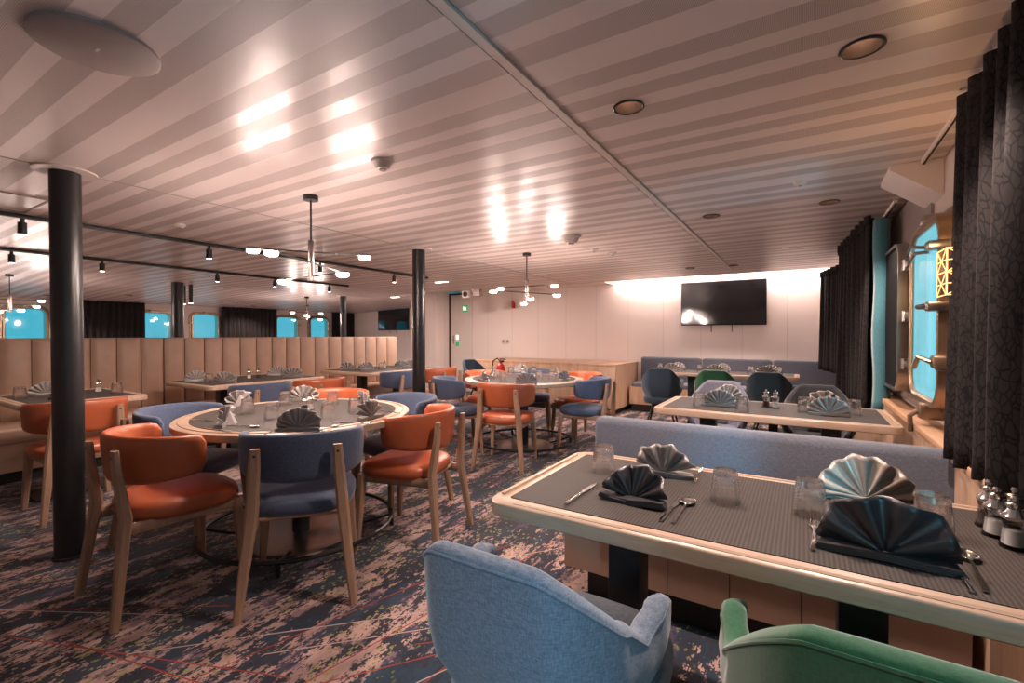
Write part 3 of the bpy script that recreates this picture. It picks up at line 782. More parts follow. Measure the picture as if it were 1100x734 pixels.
# fire extinguisher on the floor
t = thing('fire_extinguisher', 'red fire extinguisher on a stand beyond the far round table', 'fire extinguisher', (-4.35, 6.6, .30))
MB().lathe([(0, 0), (.075, 0), (.08, .02), (.08, .36), (.06, .42), (.025, .45), (.025, .48), (0, .48)], 32).build('tank', 'red', t)
MB().box(-.02, .06, -.02, .02, .47, .50, .004).box(-.02, .10, -.012, .012, .51, .53, .004).build('lever', 'black', t)
MB().tube([(-.01, 0, .48), (-.07, 0, .53), (-.14, -.02, .49), (-.16, -.03, .38), (-.15, -.03, .2), (-.13, -.03, .1)], [.011, .011, .011, .011, .011, .018], 10).build('hose', 'black', t)
MB().box(-.05, .05, -.088, -.075, .12, .26).build('instruction_plate', 'signwhite', t, smooth=False)
MB().box(-.11, .11, -.11, .11, -.30, -.27, .01).tube([(0, 0, -.28), (0, 0, 0)], .02, 10).build('stand', 'black', t)

# lattice wall lamp
t = thing('lattice_wall_lamp', 'square bronze wall lamp with glowing triangle lattice beside the porthole', 'wall lamp', (.525, 2.40, 1.385))
MB().box(.0, .055, -.03, .03, .05, .13, .004).build('arm', 'brass', t)
MB().box(-.072, .050, -.07, .07, -.005, .17, .002).build('shade', 'bronze', t)
b = MB()
def strip(b, p, q, face):
    (x0, z0), (x1, z1) = p, q
    if face == 'y': a, c = (-.072 + x0 * .122, -.072, z0 * .175 - .005), (-.072 + x1 * .122, -.072, z1 * .175 - .005); b.bar(a, c, 0.0017, .003, side=(0, 1, 0))
    else: a, c = (-.074, -.07 + x0 * .14, z0 * .175 - .005), (-.074, -.07 + x1 * .14, z1 * .175 - .005); b.bar(a, c, 0.0017, .003, side=(1, 0, 0))
for f in ('y', 'x'):
    nx, nz = 1, 2
    for j in range(nz):
        z0, z1 = j / nz, (j + 1) / nz; zm = (z0 + z1) / 2
        for p, q in (((0, z0), (1, z1)), ((0, z1), (1, z0)), ((0, zm), (1, zm)), ((0, z0), (1, z0)), ((0, z1), (1, z1)), ((0, z0), (0, z1)), ((1, z0), (1, z1))): strip(b, p, q, f)
b.build('lattice', 'lampglow', t, smooth=False)
l = bpy.data.lights.new('lamp_glow', 'POINT'); l.energy = 1.4; l.color = (1, .55, .25); l.shadow_soft_size = .04; o = bpy.data.objects.new('lamp_glow', l); COL.objects.link(o); o.location = (.43, 2.44, 1.62)

# ------------------------------------------------------------------ tables
def slab_outline(w, d, r, n=6): return rrect(w, d, r, n)
def rect_table(x0, x1, y0, y1, label, legs, zt=.75, groove=True, r=.06):
    cx, cy = (x0 + x1) / 2, (y0 + y1) / 2; w, d = x1 - x0, y1 - y0
    t = thing('dining_table', label, 'table', (cx, cy, 0))
    b = MB(); o = rrect(w, d, r); i_ = rrect(w - .01, d - .01, r)
    b.loft([[Vector((p[0], p[1], z)) for p in q] for q, z in ((i_, zt - .042), (o, zt - .038), (o, zt - .005), (i_, zt))]); top = b.build('tabletop', 'oak', t, ang=50)
    b = MB(); m_ = .055
    b.loft([[Vector((p[0], p[1], z)) for p in rrect(w - 2 * m_, d - 2 * m_, .008)] for z in (zt - .002, zt + .002)]); b.build('inlay', 'mat', top, smooth=False)
    if groove:
        L = w / 2 - .09
        for ya in (-d / 2 + .016, d / 2 - .030): MB().box(-L, L, ya, ya + .014, zt - .001, zt + .0012).build('groove', 'oak_dark', top, smooth=False)
        
        for xa in (-w / 2 + .016, w / 2 - .026): MB().box(xa, xa + .010, -d / 2 + .07, d / 2 - .07, zt, zt + .006, .002).build('fiddle_rail', 'oak_edge', top)
    for lx, ly in legs:
        MB().box(lx - cx - .05, lx - cx + .05, ly - cy - .05, ly - cy + .05, .012, zt - .04, .004).build('leg', 'black', t)
        MB().box(lx - cx - .20, lx - cx + .20, ly - cy - .24, ly - cy + .24, 0, .012, .003).build('foot_plate', 'black', t)
    return t
rect_table(-.785, .585, 1.10, 1.79, 'nearest rectangular oak table with woven inlay at the front right', [(-.47, 1.46), (.13, 1.46)])
rect_table(-.845, .455, 3.10, 3.80, 'second rectangular oak table behind the grey banquette by the curtain', [(-.55, 3.45), (.15, 3.45)])
rect_table(-1.80, -.03, 6.25, 6.85, 'far rectangular oak table in front of the wall banquette under the television', [(-1.25, 6.55), (-.3, 6.55)], zt=.74)
rect_table(-5.36, -4.46, .90, 1.63, 'small square oak table at the left edge beside the near pillar', [(-4.95, 1.27)])
rect_table(-5.60, -4.66, 2.16, 3.42, 'oak banquette table in the middle with four grey napkin fans', [(-5.1, 2.5), (-5.1, 3.1)])
rect_table(-5.60, -4.58, 3.98, 5.25, 'oak banquette table left of the second pillar', [(-5.1, 4.3), (-5.1, 4.95)])

def round_make():
    t = thing('round_dining_table', '', 'table')
    R = .655; zt = .75; n = 96
    top = MB().lathe([(0, zt - .042), (R - .01, zt - .042), (R, zt - .036), (R, zt - .005), (R - .006, zt), (0, zt)], n).build('tabletop', 'oak', t, ang=50)
    MB().lathe([(0, zt), (R - .085, zt), (R - .085, zt + .002), (0, zt + .002)], n).build('inlay', 'mat', top, ang=50)
    b = MB(); b.ring((0, 0, zt + .0005), R - .035, .0035, 96, 6); b.build('groove', 'oak_dark', top)
    MB().lathe([(0, .02), (.05, .02), (.05, zt - .06), (.16, zt - .045), (.16, zt - .042), (0, zt - .042)], 32).build('column', 'black', t)
    MB().lathe([(0, 0), (.33, 0), (.33, .012), (.30, .018), (0, .024)], 64).build('base_plate', 'steel', t)
    rg = MB().ring((0, 0, .075), .545, .012, 72, 10).build('foot_ring', 'black', t)
    for k in range(4):
        b = MB(); a = PI / 4 + k * PI / 2; b.tube([(.30 * math.cos(a), .30 * math.sin(a), .018), (.45 * math.cos(a), .45 * math.sin(a), .05), (.545 * math.cos(a), .545 * math.sin(a), .075)], .008, 8); b.tube([(.545 * math.cos(a), .545 * math.sin(a), .07), (.545 * math.cos(a), .545 * math.sin(a), 0)], .012, 8)
        b.build('ring_support', 'black', rg)
    return t
RT = Pool(round_make)
T1 = Vector((-2.635, 1.745, 0)); T2 = Vector((-2.62, 4.44, 0))
RT.place(T1, 0, 'near round oak table with dark woven inlay and foot ring', 'round tables'); RT.place(T2, 0, 'far round oak table with dark woven inlay in front of the cabinet', 'round tables')

# ------------------------------------------------------------------ wooden dining chairs
def chair_make():
    t = thing('dining_chair', '', 'chair')
    # seat pad
    def sup(w, d, z, n=40, e=3.2, fr=1.06):
        r = []
        for i in range(n):
            a = 2 * PI * i / n; c, s = math.cos(a), math.sin(a)
            x = abs(c) ** (2 / e) * (1 if c > 0 else -1) * w / 2; y = abs(s) ** (2 / e) * (1 if s > 0 else -1) * d / 2
            x *= 1 + (.06 if y > 0 else -.05) * abs(y) / (d / 2)
            r.append(Vector((x, y - .0, z)))
        return r
    b = MB(); b.loft([sup(.40, .38, .392), sup(.455, .44, .400), sup(.480, .47, .424), sup(.480, .47, .448), sup(.458, .445, .470), sup(.36, .35, .482), sup(.15, .15, .486)])
    b.build('seat', 'orange', t, ang=60)
    # band backrest: a horseshoe open to the front
    rings = []; n = 44; amax = math.radians(103)
    for i in range(n + 1):
        a = -amax + 2 * amax * i / n; u = abs(i / n * 2 - 1)
        cx_, cy_ = .262 * math.sin(a), -.035 - .225 * math.cos(a)
        if abs(a) > PI / 2: cx_ = .262 * math.copysign(1, a) * (1 - .1 * (abs(a) - PI / 2)); cy_ = -.035 + .26 * (abs(a) - PI / 2)
        nrm = Vector((math.sin(a), -math.cos(a), 0)); 
        if abs(a) > PI / 2: nrm = Vector((math.copysign(1, a), 0, 0))
        hb = .56 + .035 * u ** 2; ht = .785 - .02 * u ** 2
        e = max(0, (u - .93) / .07); hb += .035 * e ** 2; ht -= .035 * e ** 2; th = .020 * (1 - .5 * e ** 2)
        tilt = .10; r = []
        zc = (hb + ht) / 2; hh = (ht - hb) / 2
        for k in range(14):
            q = 2 * PI * k / 14; c, s = math.cos(q), math.sin(q)
            pz = abs(s) ** .45 * math.copysign(1, s) * hh; pn = abs(c) ** .8 * math.copysign(1, c) * th
            z = zc + pz; off = pn + (z - .66) * tilt * math.cos(a * .8)
            r.append(Vector((cx_, cy_, z)) + nrm * off)
        rings.append(r)
    MB().loft(rings).build('backrest', 'orange', t, ang=60)
    # wood
    for s in (-1, 1):
        b = MB()
        P = [(.168, -.292, .735), (.172, -.288, .655), (.188, -.262, .44), (.236, -.318, 0)]
        W = [(.042, .024), (.052, .028), (.060, .040), (.036, .030)]
        rings = []
        for (px_, py_, pz_), (w_, h_) in zip(P, W):
            o = [(-.5, -.3), (-.3, -.5), (.3, -.5), (.5, -.3), (.5, .3), (.3, .5), (-.3, .5), (-.5, .3)]
            rings.append([Vector((s * px_ + q[0] * w_ * .9, py_ + q[1] * h_ * 1.1, pz_)) for q in o])
        lg = b.loft(rings).build('leg', 'chair_wood', t, ang=30)
        o = MB().lathe([(0, 0), (.006, 0), (.006, .003), (0, .003)], 12).build('screw', 'black', lg); o.matrix_local = Matrix.Translation((s * .169, -.303, .705)) @ Matrix.Rotation(PI / 2, 4, 'X')
        MB().bar((s * .205, .185, .41), (s * .232, .205, 0), .052, .042, .032, .028, side=(1, 0, 0)).build('leg', 'chair_wood', t, ang=30)
    b = MB()
    for s in (-1, 1):
        b.bar((s * .178, -.25, .385), (s * .205, .19, .385), .024, .05, .024, .04, side=(1, 0, 0))
    b.bar((-.19, -.205, .395), (.19, -.205, .395), .024, .016, side=(0, 1, 0)); b.bar((-.20, .17, .39), (.20, .17, .39), .024, .03, side=(0, 1, 0))
    b.build('seat_frame', 'chair_wood', t, ang=30)
    return t
CHR = Pool(chair_make)
BL = {'seat': 'blue', 'backrest': 'blue'}
def face(x, y, tx, ty): return math.atan2(-(tx - x), (ty - y))
def chair(x, y, rz, lab, blue=False, grp=None):
    return CHR.place((x, y, 0), math.radians(rz), lab, grp, BL if blue else None)
g1 = 'chairs around the near round table'; g2 = 'chairs around the far round table'; g3 = 'chairs along the banquette tables'
chair(-2.640, 1.075, -2, 'orange leather dining chair nearest the near pillar, seen from behind', grp=g1)
chair(-2.125, 1.43, 50, 'blue fabric dining chair in front of the near round table, back to the viewer', True, g1)
chair(-2.07, 2.10, 104, 'orange leather dining chair at the right side of the near round table', grp=g1)
chair(-3.22, 1.40, -62, 'blue fabric dining chair at the left side of the near round table', True, g1)
chair(-2.50, 2.42, 170, 'blue fabric dining chair at the right rear of the near round table', True, g1)
chair(-3.16, 2.36, -142, 'orange leather dining chair at the far rear of the near round table', grp=g1)
chair(-3.12, 3.92, -42, 'blue fabric dining chair at the left front of the far round table', True, g2)
chair(-2.42, 3.79, 15, 'orange leather dining chair in front of the far round table, back to the viewer', grp=g2)
chair(-1.98, 4.62, 96, 'blue fabric dining chair at the right side of the far round table', True, g2)
chair(-2.28, 5.12, 152, 'orange leather dining chair at the right rear of the far round table', grp=g2)
chair(-3.30, 4.72, -112, 'orange leather dining chair at the left rear of the far round table', grp=g2)
chair(-2.95, 5.2, -155, 'blue fabric dining chair at the far rear of the far round table by the cabinet', True, g2)
chair(-4.43, 1.17, 88, 'orange leather dining chair half hidden by the near pillar', grp=g3)
chair(-4.45, 2.50, 90, 'blue fabric dining chair at the four place banquette table', True, g3)
chair(-4.40, 3.10, 92, 'orange leather dining chair at the four place banquette table', grp=g3)
chair(-4.42, 4.28, 88, 'blue fabric dining chair left of the second pillar at the banquette table', True, g3)
chair(-4.35, 4.95, 92, 'orange leather dining chair partly hidden behind the second pillar', grp=g3)

# ------------------------------------------------------------------ shell armchairs
def cat(pts, u):
    for (a, va), (b_, vb) in zip(pts, pts[1:]):
        if u <= b_: 
            k = (u - a) / (b_ - a); return tuple(p + (q - p) * k for p, q in zip(va, vb)) if isinstance(va, tuple) else va + (vb - va) * k
    return pts[-1][1]
def shell_make():
    t = thing('shell_armchair', '', 'armchair')
    plan = [(0, (0, -.292)), (.30, (.118, -.290)), (.37, (.152, -.268)), (.56, (.238, -.175)), (.72, (.262, -.095)), (.86, (.268, -.02)), (1, (.250, .045))]
    top = [(0, .822), (.30, .822), (.37, .795), (.56, .700), (.72, .636), (.80, .648), (.92, .672), (1, .655)]
    us = sorted(set([round(i / 28, 4) for i in range(-28, 29)] + [.33, -.33]))
    vs = [0, .08, .2, .34, .48, .62, .76, .88, .96, 1]
    def pt(u, v, ins=0.0):
        s = 1 if u >= 0 else -1; a = abs(u)
        (x, y) = cat(plan, a); zt_ = cat(top, a)
        zb = .375 + .06 * max(0, a - .5)
        z = zb + (zt_ - zb) * v
        g = min(1, (z - .36) / .24)
        k = .50 + .50 * g ** .8
        xx = x * k; yy = y * k if y < 0 else y * k - (1 - g) * .10
        if a < .6:                         # the back is flat and fans in towards its top edge
            f = max(0, min(1, (z - .60) / .22)); wide = 1 + .20 * (1 - f) * (1 - a / .6) * g
            xx *= wide; yy -= .03 * f
        if a > .40:                         # the side tucks in towards its upper edge
            tk = min(1, (a - .40) / .2) * max(0, min(1, (z - .54) / .10)) * (1 - max(0, (a - .78) / .22)); xx *= 1 - .09 * tk
        # inward offset
        nx, ny = xx, yy - (-.02); L = math.hypot(nx, ny) or 1
        e = max(0, (a - .90) / .10); th = ins * (1 - .35 * e)
        return Vector((s * (xx - nx / L * th), yy - ny / L * th, z))
    TH_ = .046
    rings = []
    for u in us:
        r = [pt(u, v) for v in vs]
        o, i2 = pt(u, 1), pt(u, 1, TH_)
        for q in (.2, .5, .8):
            p = o.lerp(i2, q); p.z += .011 * math.sin(PI * q); r.append(p)
        r += [pt(u, v, TH_) + Vector((0, 0, .012 * (1 - v))) for v in reversed(vs)]
        rings.append(r)
    # rounded arm ends
    def cap(r, f, k):
        c = sum(r, Vector()) / len(r); out = []
        for p in r:
            q = c.lerp(p, 1); h = pt(1, .5); 
            out.append(Vector((p.x + (c.x - p.x) * f * .9, p.y + k, p.z + (c.z - p.z) * f * .12)))
        return out
    rings = [cap(rings[0], .8, .016), cap(rings[0], .35, .011)] + rings + [cap(rings[-1], .35, .011), cap(rings[-1], .8, .016)]
    o = MB().loft(rings).build('shell', 'slate', t, ang=65)
    MB().tube([pt(u, 1) + Vector((0, 0, -.004)) for u in us if abs(u) < .95], .0032, 6).build('piping', 'slate', o)
    b = MB()
    def ov(rx, y0, y1, z, e=3.4):
        r = []
        for i in range(44):
            a = 2 * PI * i / 44; c, s_ = math.cos(a), math.sin(a)
            r.append(Vector((abs(c) ** (2 / e) * math.copysign(rx, c) * (1 + .06 * s_), (y0 + y1) / 2 + abs(s_) ** (2 / e) * math.copysign((y1 - y0) / 2, s_), z)))
        return r
    b.loft([ov(.15, -.17, .22, .375), ov(.215, -.22, .29, .385), ov(.228, -.23, .305, .41), ov(.228, -.23, .305, .445), ov(.215, -.22, .29, .468), ov(.15, -.15, .2, .478)]); b.build('seat', 'slate', t, ang=60)
    MB().box(-.07, .07, -.20, -.13, .47, .56, .03, 4).build('lumbar_pad', 'slate', t)
    MB().lathe([(0, .345), (.13, .345), (.15, .372), (0, .38)], 32).build('seat_frame', 'black', t)
    for sx, sy in ((-1, -1), (1, -1), (1, 1), (-1, 1)):
        MB().tube([(sx * .10, sy * .10, .36), (sx * .205, sy * .205, 0)], [.013, .009], 10).build('leg', 'black', t)
    return t
SH = Pool(shell_make)
def shell(x, y, rz, mt, lab):
    SH.place((x, y, 0), math.radians(rz), lab, 'shell armchairs', None if mt == 'slate' else {'shell': mt, 'seat': mt, 'piping': mt, 'lumbar_pad': mt})
shell(-.487, .985, 0, 'slate', 'grey blue shell armchair cut by the bottom edge at the front table')
shell(.115, 1.05, 0, 'green', 'green shell armchair cut by the bottom right corner at the front table')
shell(-1.50, 5.98, 8, 'navy', 'dark blue shell armchair leftmost at the far table, back to the viewer')
shell(-.86, 5.98, 2, 'green', 'bright green shell armchair at the far table, back to the viewer')
shell(-.30, 5.98, -4, 'teal', 'dark teal shell armchair at the far table right of the green one')
shell(-.60, 4.12, 180, 'lav', 'lavender grey shell armchair across the second window-side table')
shell(.10, 4.15, 180, 'dark_shell', 'shell armchair with shade in its dark colour across the second window-side table by the curtain')
shell(-4.35, 6.05, -100, 'navy', 'dark blue shell armchair beyond the second pillar near the door')

# ------------------------------------------------------------------ table settings
def fan_mesh(R=.115, n=9, lean=.18, amp=.016, seed=0, spread=1.0, mt='nap_grey'):
    """pleated half disc napkin standing on a folded band"""
    def make():
        t = thing('napkin_fan', '', 'napkin')
        rnd = random.Random(seed)
        cols = n * 8; rows = 9; rings = []
        rr = [rnd.uniform(.93, 1.04) for _ in range(n + 1)]
        for j in range(rows + 1):
            q = .06 + .94 * j / rows; ring = []
            for i in range(cols + 1):
                a = PI * (.5 + (i / cols - .5) * spread); ph = i / cols * n
                k = int(min(n - 1, ph)); Rr = R * (rr[k] + (rr[k + 1] - rr[k]) * (ph - k)) * (1 - .035 * abs(math.sin(PI * ph)))
                tri = 2 * abs((ph % 1) - .5)               # sharp pleat
                sm = .5 - .5 * math.cos(2 * PI * ph)
                w_ = (tri * .3 + sm * .7 - .5) * 2
                x = Rr * q * math.cos(a); z = .012 + Rr * q * math.sin(a) * .97
                y = -amp * w_ * q ** .7 + lean * (z - .012) + .016 * math.sin(a * 2 + seed) * q
                ring.append(Vector((x * 1.04, y, z)))
            rings.append(ring)
        o = MB().loft(rings, close=False, caps=False).build('pleats', mt, t, ang=80); s = o.modifiers.new('s', 'SOLIDIFY'); s.thickness = .0035
        # folded band at the foot, in three layers
        b = MB()
        for k in range(3):
            z = .002 + k * .0055; w_ = R * (1.03 - .03 * k)
            pts = [(-w_, -.014 - .003 * k), (-w_ * .5, -.024), (0, -.027), (w_ * .5, -.024), (w_, -.012 - .003 * k), (w_ * .95, .02), (0, .034), (-w_ * .95, .02)]
            b.loft([[Vector((p[0], p[1], z + .004 * math.sin(3 * p[0] / R + seed))) for p in pts], [Vector((p[0] * .99, p[1] * .96, z + .0046 + .004 * math.sin(3 * p[0] / R + seed))) for p in pts]])
        b.build('folded_band', mt, t, ang=50)
        # supporting fold behind
        b = MB(); S = [(-.055, .03, .004), (.055, .03, .004), (.03, .062, .004), (-.03, .062, .004)]
        b.loft([[Vector(p) for p in S], [Vector((p[0] * .15, .012 + lean * R * .72, R * .72)) for p in S]]); b.build('rear_fold', mt, t, ang=30)
        return t
    return Pool(make)
FA = fan_mesh(.108, 8, .20, .021, 1); FB = fan_mesh(.104, 9, .12, .019, 5); FC = fan_mesh(.122, 7, .30, .024, 3, .98, 'nap_taupe')
FD = fan_mesh(.126, 4, .30, .034, 8, 1.0, 'nap_dark'); FE = fan_mesh(.096, 5, .3, .028, 12, .9, 'nap_dark')
FF = fan_mesh(.100, 5, .25, .032, 15, .85, 'nap_grey')

def tumbler_make():
    t = thing('tumbler', '', 'glass')
    # upside down tumbler, wide rim on the table
    b = MB(); prof_o = [(.040, 0), (.0395, .02), (.0365, .055), (.0325, .088), (.030, .093), (.0, .093)]; prof_i = [(.0, .075), (.0275, .075), (.030, .070), (.0345, .045), (.0378, .018), (.0384, 0.0)]
    n = 32; rings = []
    for r, z in prof_o + prof_i: rings.append([Vector((max(r, .0004) * math.cos(2 * PI * i / n), max(r, .0004) * math.sin(2 * PI * i / n), z)) for i in range(n)])
    rings.append(rings[0][:])
    vr = [[b.bm.verts.new(p) for p in r] for r in rings[:-1]]
    for a, c in zip(vr, vr[1:] + vr[:1]):
        for i in range(n): b.bm.faces.new((a[i], a[(i + 1) % n], c[(i + 1) % n], c[i]))
    b.build('glass_body', 'glass', t, ang=40)
    return t
TU = Pool(tumbler_make)
def fork_make():
    t = thing('fork', '', 'fork'); b = MB()
    sec = [(-.095, .0055, .0015), (-.05, .0042, .003), (.02, .003, .005), (.04, .006, .004), (.055, .011, .002), (.06, .012, .0018)]
    b.loft([[Vector((-w, y, z + .002)), Vector((w, y, z + .002)), Vector((w, y, z + .004)), Vector((-w, y, z + .004))] for y, w, z in sec])
    for k in range(4):
        x = -.009 + k * .006; b.bar((x, .058, .0048), (x, .098, .006), .0032, .0022, .002, .0015, side=(1, 0, 0))
    b.build('fork_body', 'chrome', t, ang=50); return t
def knife_make():
    t = thing('knife', '', 'knife')
    MB().bar((0, -.11, .004), (0, .0, .0045), .011, .005, .008, .0045, side=(1, 0, 0)).build('handle', 'chrome', t)
    b = MB(); b.loft([[Vector((-w, y, .0032)), Vector((w * .6, y, .0032)), Vector((w * .6, y, .0055)), Vector((-w, y, .005))] for y, w in ((0, .005), (.02, .009), (.08, .009), (.11, .002))]); b.build('blade', 'steel', t); return t
def spoon_make():
    t = thing('spoon', '', 'spoon')
    b = MB(); b.loft([[Vector((-w, y, z)), Vector((w, y, z)), Vector((w, y, z + .002)), Vector((-w, y, z + .002))] for y, w, z in ((-.10, .0055, .003), (-.03, .0035, .006), (.04, .003, .007))]); b.build('handle', 'chrome', t)
    b = MB(); rings = []
    for j in range(7):
        q = j / 6; rings.append([Vector((.021 * q * math.cos(2 * PI * i / 24), .068 + .029 * q * math.sin(2 * PI * i / 24), .0015 + .0075 * q * q)) for i in range(24)])
    for r in rings[0]: pass
    rings[0] = [Vector((.001 * math.cos(2 * PI * i / 24), .068 + .001 * math.sin(2 * PI * i / 24), .0015)) for i in range(24)]
    o = b.loft(rings, caps=False).build('bowl', 'chrome', t, ang=60); s = o.modifiers.new('s', 'SOLIDIFY'); s.thickness = .0015; return t
FK, KN, SP = Pool(fork_make), Pool(knife_make), Pool(spoon_make)
def mill(content):
    def make():
        t = thing('salt_mill' if content == 'salt' else 'pepper_mill', '', 'mill')
        MB().lathe([(0, 0), (.026, 0), (.026, .006), (.022, .012), (.019, .05), (.022, .062), (.022, .066), (0, .066)], 28).build('glass_body', 'glass', t)
        MB().lathe([(0, .007), (.017, .007), (.0145, .040), (0, .042)], 20).build('filling', content, t)
        cp = MB().lathe([(0, .066), (.023, .066), (.024, .072), (.016, .080), (.012, .088), (.017, .094), (.017, .100), (0, .106)], 28).build('cap', 'chrome', t)
        MB().lathe([(0, .104), (.006, .106), (.008, .112), (.005, .118), (0, .119)], 16).build('knob', 'chrome', cp)
        return t
    return Pool(make)
SALT, PEP = mill('salt'), mill('pepper')

TABLES = {'N': 'front table', 'R': 'second window-side table', 'B': 'far table below the television', 'T1': 'near round table', 'T2': 'far round table',
          'TA': 'small square table beside the near pillar', 'TB': 'four place banquette table', 'TC': 'banquette table left of the second pillar'}
def put(pool, kind, x, y, rz, lab, tab, zt=.7515, mats=None):
    pool.place((x, y, zt), math.radians(rz), lab, kind + ' set out on the ' + TABLES[tab], mats)
put(FE, 'napkin fan', -0.409, 1.3, -4, 'dark grey satin napkin fan at the front left of the nearest table', 'N', 0.752)
put(FF, 'napkin fan', -0.399, 1.605, 8, 'opened grey napkin fan behind the dark one at the left of the nearest table', 'N', 0.752)
put(FC, 'napkin fan', 0.155, 1.653, 0, 'taupe napkin fan with fine folds on the far side of the nearest table', 'N', 0.752)
put(FD, 'napkin fan', 0.152, 1.257, -2, 'wide dark satin napkin fan lowest in the picture on the nearest table', 'N', 0.752)
put(TU, 'glass', -0.59, 1.549, 0, 'leftmost upturned glass on the nearest table behind the dark fan', 'N', 0.752)
put(TU, 'glass', -0.185, 1.449, 0, 'upturned glass alone in the middle of the nearest table', 'N', 0.752)
put(TU, 'glass', 0.019, 1.471, 0, 'upturned glass just left of the taupe fan on the nearest table', 'N', 0.752)
put(TU, 'glass', 0.27, 1.49, 0, 'upturned glass right of the taupe fan and behind the wide dark fan', 'N', 0.752)
put(FK, 'fork', 0.026, 1.313, -2, 'fork with tines pointing away left of the wide dark fan', 'N', 0.752)
put(FK, 'fork', -0.299, 1.674, -179, 'fork beside the opened grey fan at the back of the nearest table', 'N', 0.752)
put(KN, 'knife', -0.299, 1.315, -3, 'knife right of the front left dark fan', 'N', 0.752)
put(SP, 'spoon', -0.273, 1.307, -1, 'spoon right of the front left dark fan beside the knife', 'N', 0.752)
put(KN, 'knife', 0.269, 1.284, 0, 'knife right of the wide dark fan on the nearest table', 'N', 0.752)
put(SP, 'spoon', 0.298, 1.288, -4, 'spoon at the right of the wide dark fan beside the knife', 'N', 0.752)
put(KN, 'knife', -0.558, 1.294, -2, 'knife lying left of the front left dark fan', 'N', 0.752)
put(SALT, 'mill', 0.393, 1.542, 0, 'clear salt mill with white filling at the right end of the nearest table', 'N', 0.752)
put(PEP, 'mill', 0.396, 1.607, 0, 'clear pepper mill farthest back at the right end of the nearest table', 'N', 0.752)
put(SALT, 'mill', 0.406, 1.477, 0, 'second salt mill cut by the right edge of the picture', 'N', 0.752)
put(PEP, 'mill', 0.428, 1.558, 0, 'pepper mill at the right edge of the picture behind the salt', 'N', 0.752)
put(FA, 'napkin fan', -0.475, 3.372, 4, 'pale pleated napkin fan in front at the left of the second table', 'R', 0.752)
put(FB, 'napkin fan', -0.47, 3.742, -6, 'grey napkin fan standing behind the left one on the second table', 'R', 0.752)
put(FA, 'napkin fan', 0.132, 3.328, 0, 'pale pleated napkin fan in front at the right of the second table', 'R', 0.752)
put(FF, 'napkin fan', 0.128, 3.748, 16, 'opened napkin fan behind the right one on the second table', 'R', 0.752)
put(TU, 'glass', -0.586, 3.302, 0, 'leftmost upturned glass on the second window-side table', 'R', 0.752)
put(TU, 'glass', -0.318, 3.204, 0, 'upturned glass right of the left fan pair on the second table', 'R', 0.752)
put(TU, 'glass', 0.011, 3.409, 0, 'upturned glass left of the right fan pair on the second table', 'R', 0.752)
put(TU, 'glass', 0.262, 3.447, 0, 'rightmost upturned glass on the second window-side table', 'R', 0.752)
put(PEP, 'mill', -0.202, 3.495, 0, 'pepper mill left of its salt twin on the second table', 'R', 0.752)
put(SALT, 'mill', -0.148, 3.482, 0, 'salt mill with white filling in the middle of the second table', 'R', 0.752)
put(FA, 'napkin fan', -1.494, 6.42, -8, 'left grey napkin fan on the far table', 'B', 0.742)
put(FB, 'napkin fan', -1.467, 6.68, 10, 'napkin fan just right of and behind the leftmost on the far table', 'B', 0.742)
put(FA, 'napkin fan', -0.95, 6.42, 4, 'middle grey napkin fan on the far table', 'B', 0.742)
put(FB, 'napkin fan', -0.898, 6.68, -12, 'napkin fan behind the middle one on the far table', 'B', 0.742)
put(FA, 'napkin fan', -0.385, 6.42, 6, 'right napkin fan on the far table', 'B', 0.742)
put(FB, 'napkin fan', -0.339, 6.68, 14, 'napkin fan behind the right one on the far table', 'B', 0.742)
put(TU, 'glass', -1.662, 6.5, 0, 'leftmost glass on the far table', 'B', 0.742)
put(TU, 'glass', -1.367, 6.5, 0, 'glass right of the left fans on the far table', 'B', 0.742)
put(TU, 'glass', -1.144, 6.5, 0, 'glass left of the middle fans on the far table', 'B', 0.742)
put(TU, 'glass', -0.835, 6.5, 0, 'glass right of the middle fans on the far table', 'B', 0.742)
put(TU, 'glass', -0.553, 6.5, 0, 'glass left of the right fans on the far table', 'B', 0.742)
put(TU, 'glass', -0.24, 6.5, 0, 'rightmost glass on the far table', 'B', 0.742)
put(FA, 'napkin fan', -2.141, 1.403, 38, 'grey napkin fan nearest the viewer on the near round table', 'T1', 0.752)
put(FF, 'napkin fan', -2.609, 1.28, -40, 'grey napkin fan at the left front of the near round table', 'T1', 0.752)
put(FF, 'napkin fan', -3.25, 1.685, -75, 'grey napkin fan behind the left one on the near round table', 'T1', 0.752)
put(FA, 'napkin fan', -3.072, 2.059, 30, 'pale napkin fan at the far side of the near round table', 'T1', 0.752)
put(FF, 'napkin fan', -2.093, 1.829, 100, 'grey napkin fan at the right front of the near round table', 'T1', 0.752)
put(FB, 'napkin fan', -2.457, 2.086, 120, 'napkin fan behind the right one on the near round table', 'T1', 0.752)
put(TU, 'glass', -2.853, 1.539, 0, 'glass at the left of the near round table beside the left fans', 'T1', 0.752)
put(TU, 'glass', -2.549, 1.51, 0, 'glass left of the nearest fan on the near round table', 'T1', 0.752)
put(TU, 'glass', -2.977, 1.856, 0, 'glass left of the far pale fan on the near round table', 'T1', 0.752)
put(TU, 'glass', -2.305, 1.697, 0, 'glass right of the nearest fan on the near round table', 'T1', 0.752)
put(TU, 'glass', -2.704, 2.027, 0, 'glass right of the far pale fan on the near round table', 'T1', 0.752)
put(TU, 'glass', -2.33, 1.906, 0, 'glass left of the right fans on the near round table', 'T1', 0.752)
put(SALT, 'mill', -2.658, 1.826, 0, 'salt mill in the centre of the near round table', 'T1', 0.752)
put(PEP, 'mill', -2.623, 1.763, 0, 'pepper mill in the centre of the near round table', 'T1', 0.752)
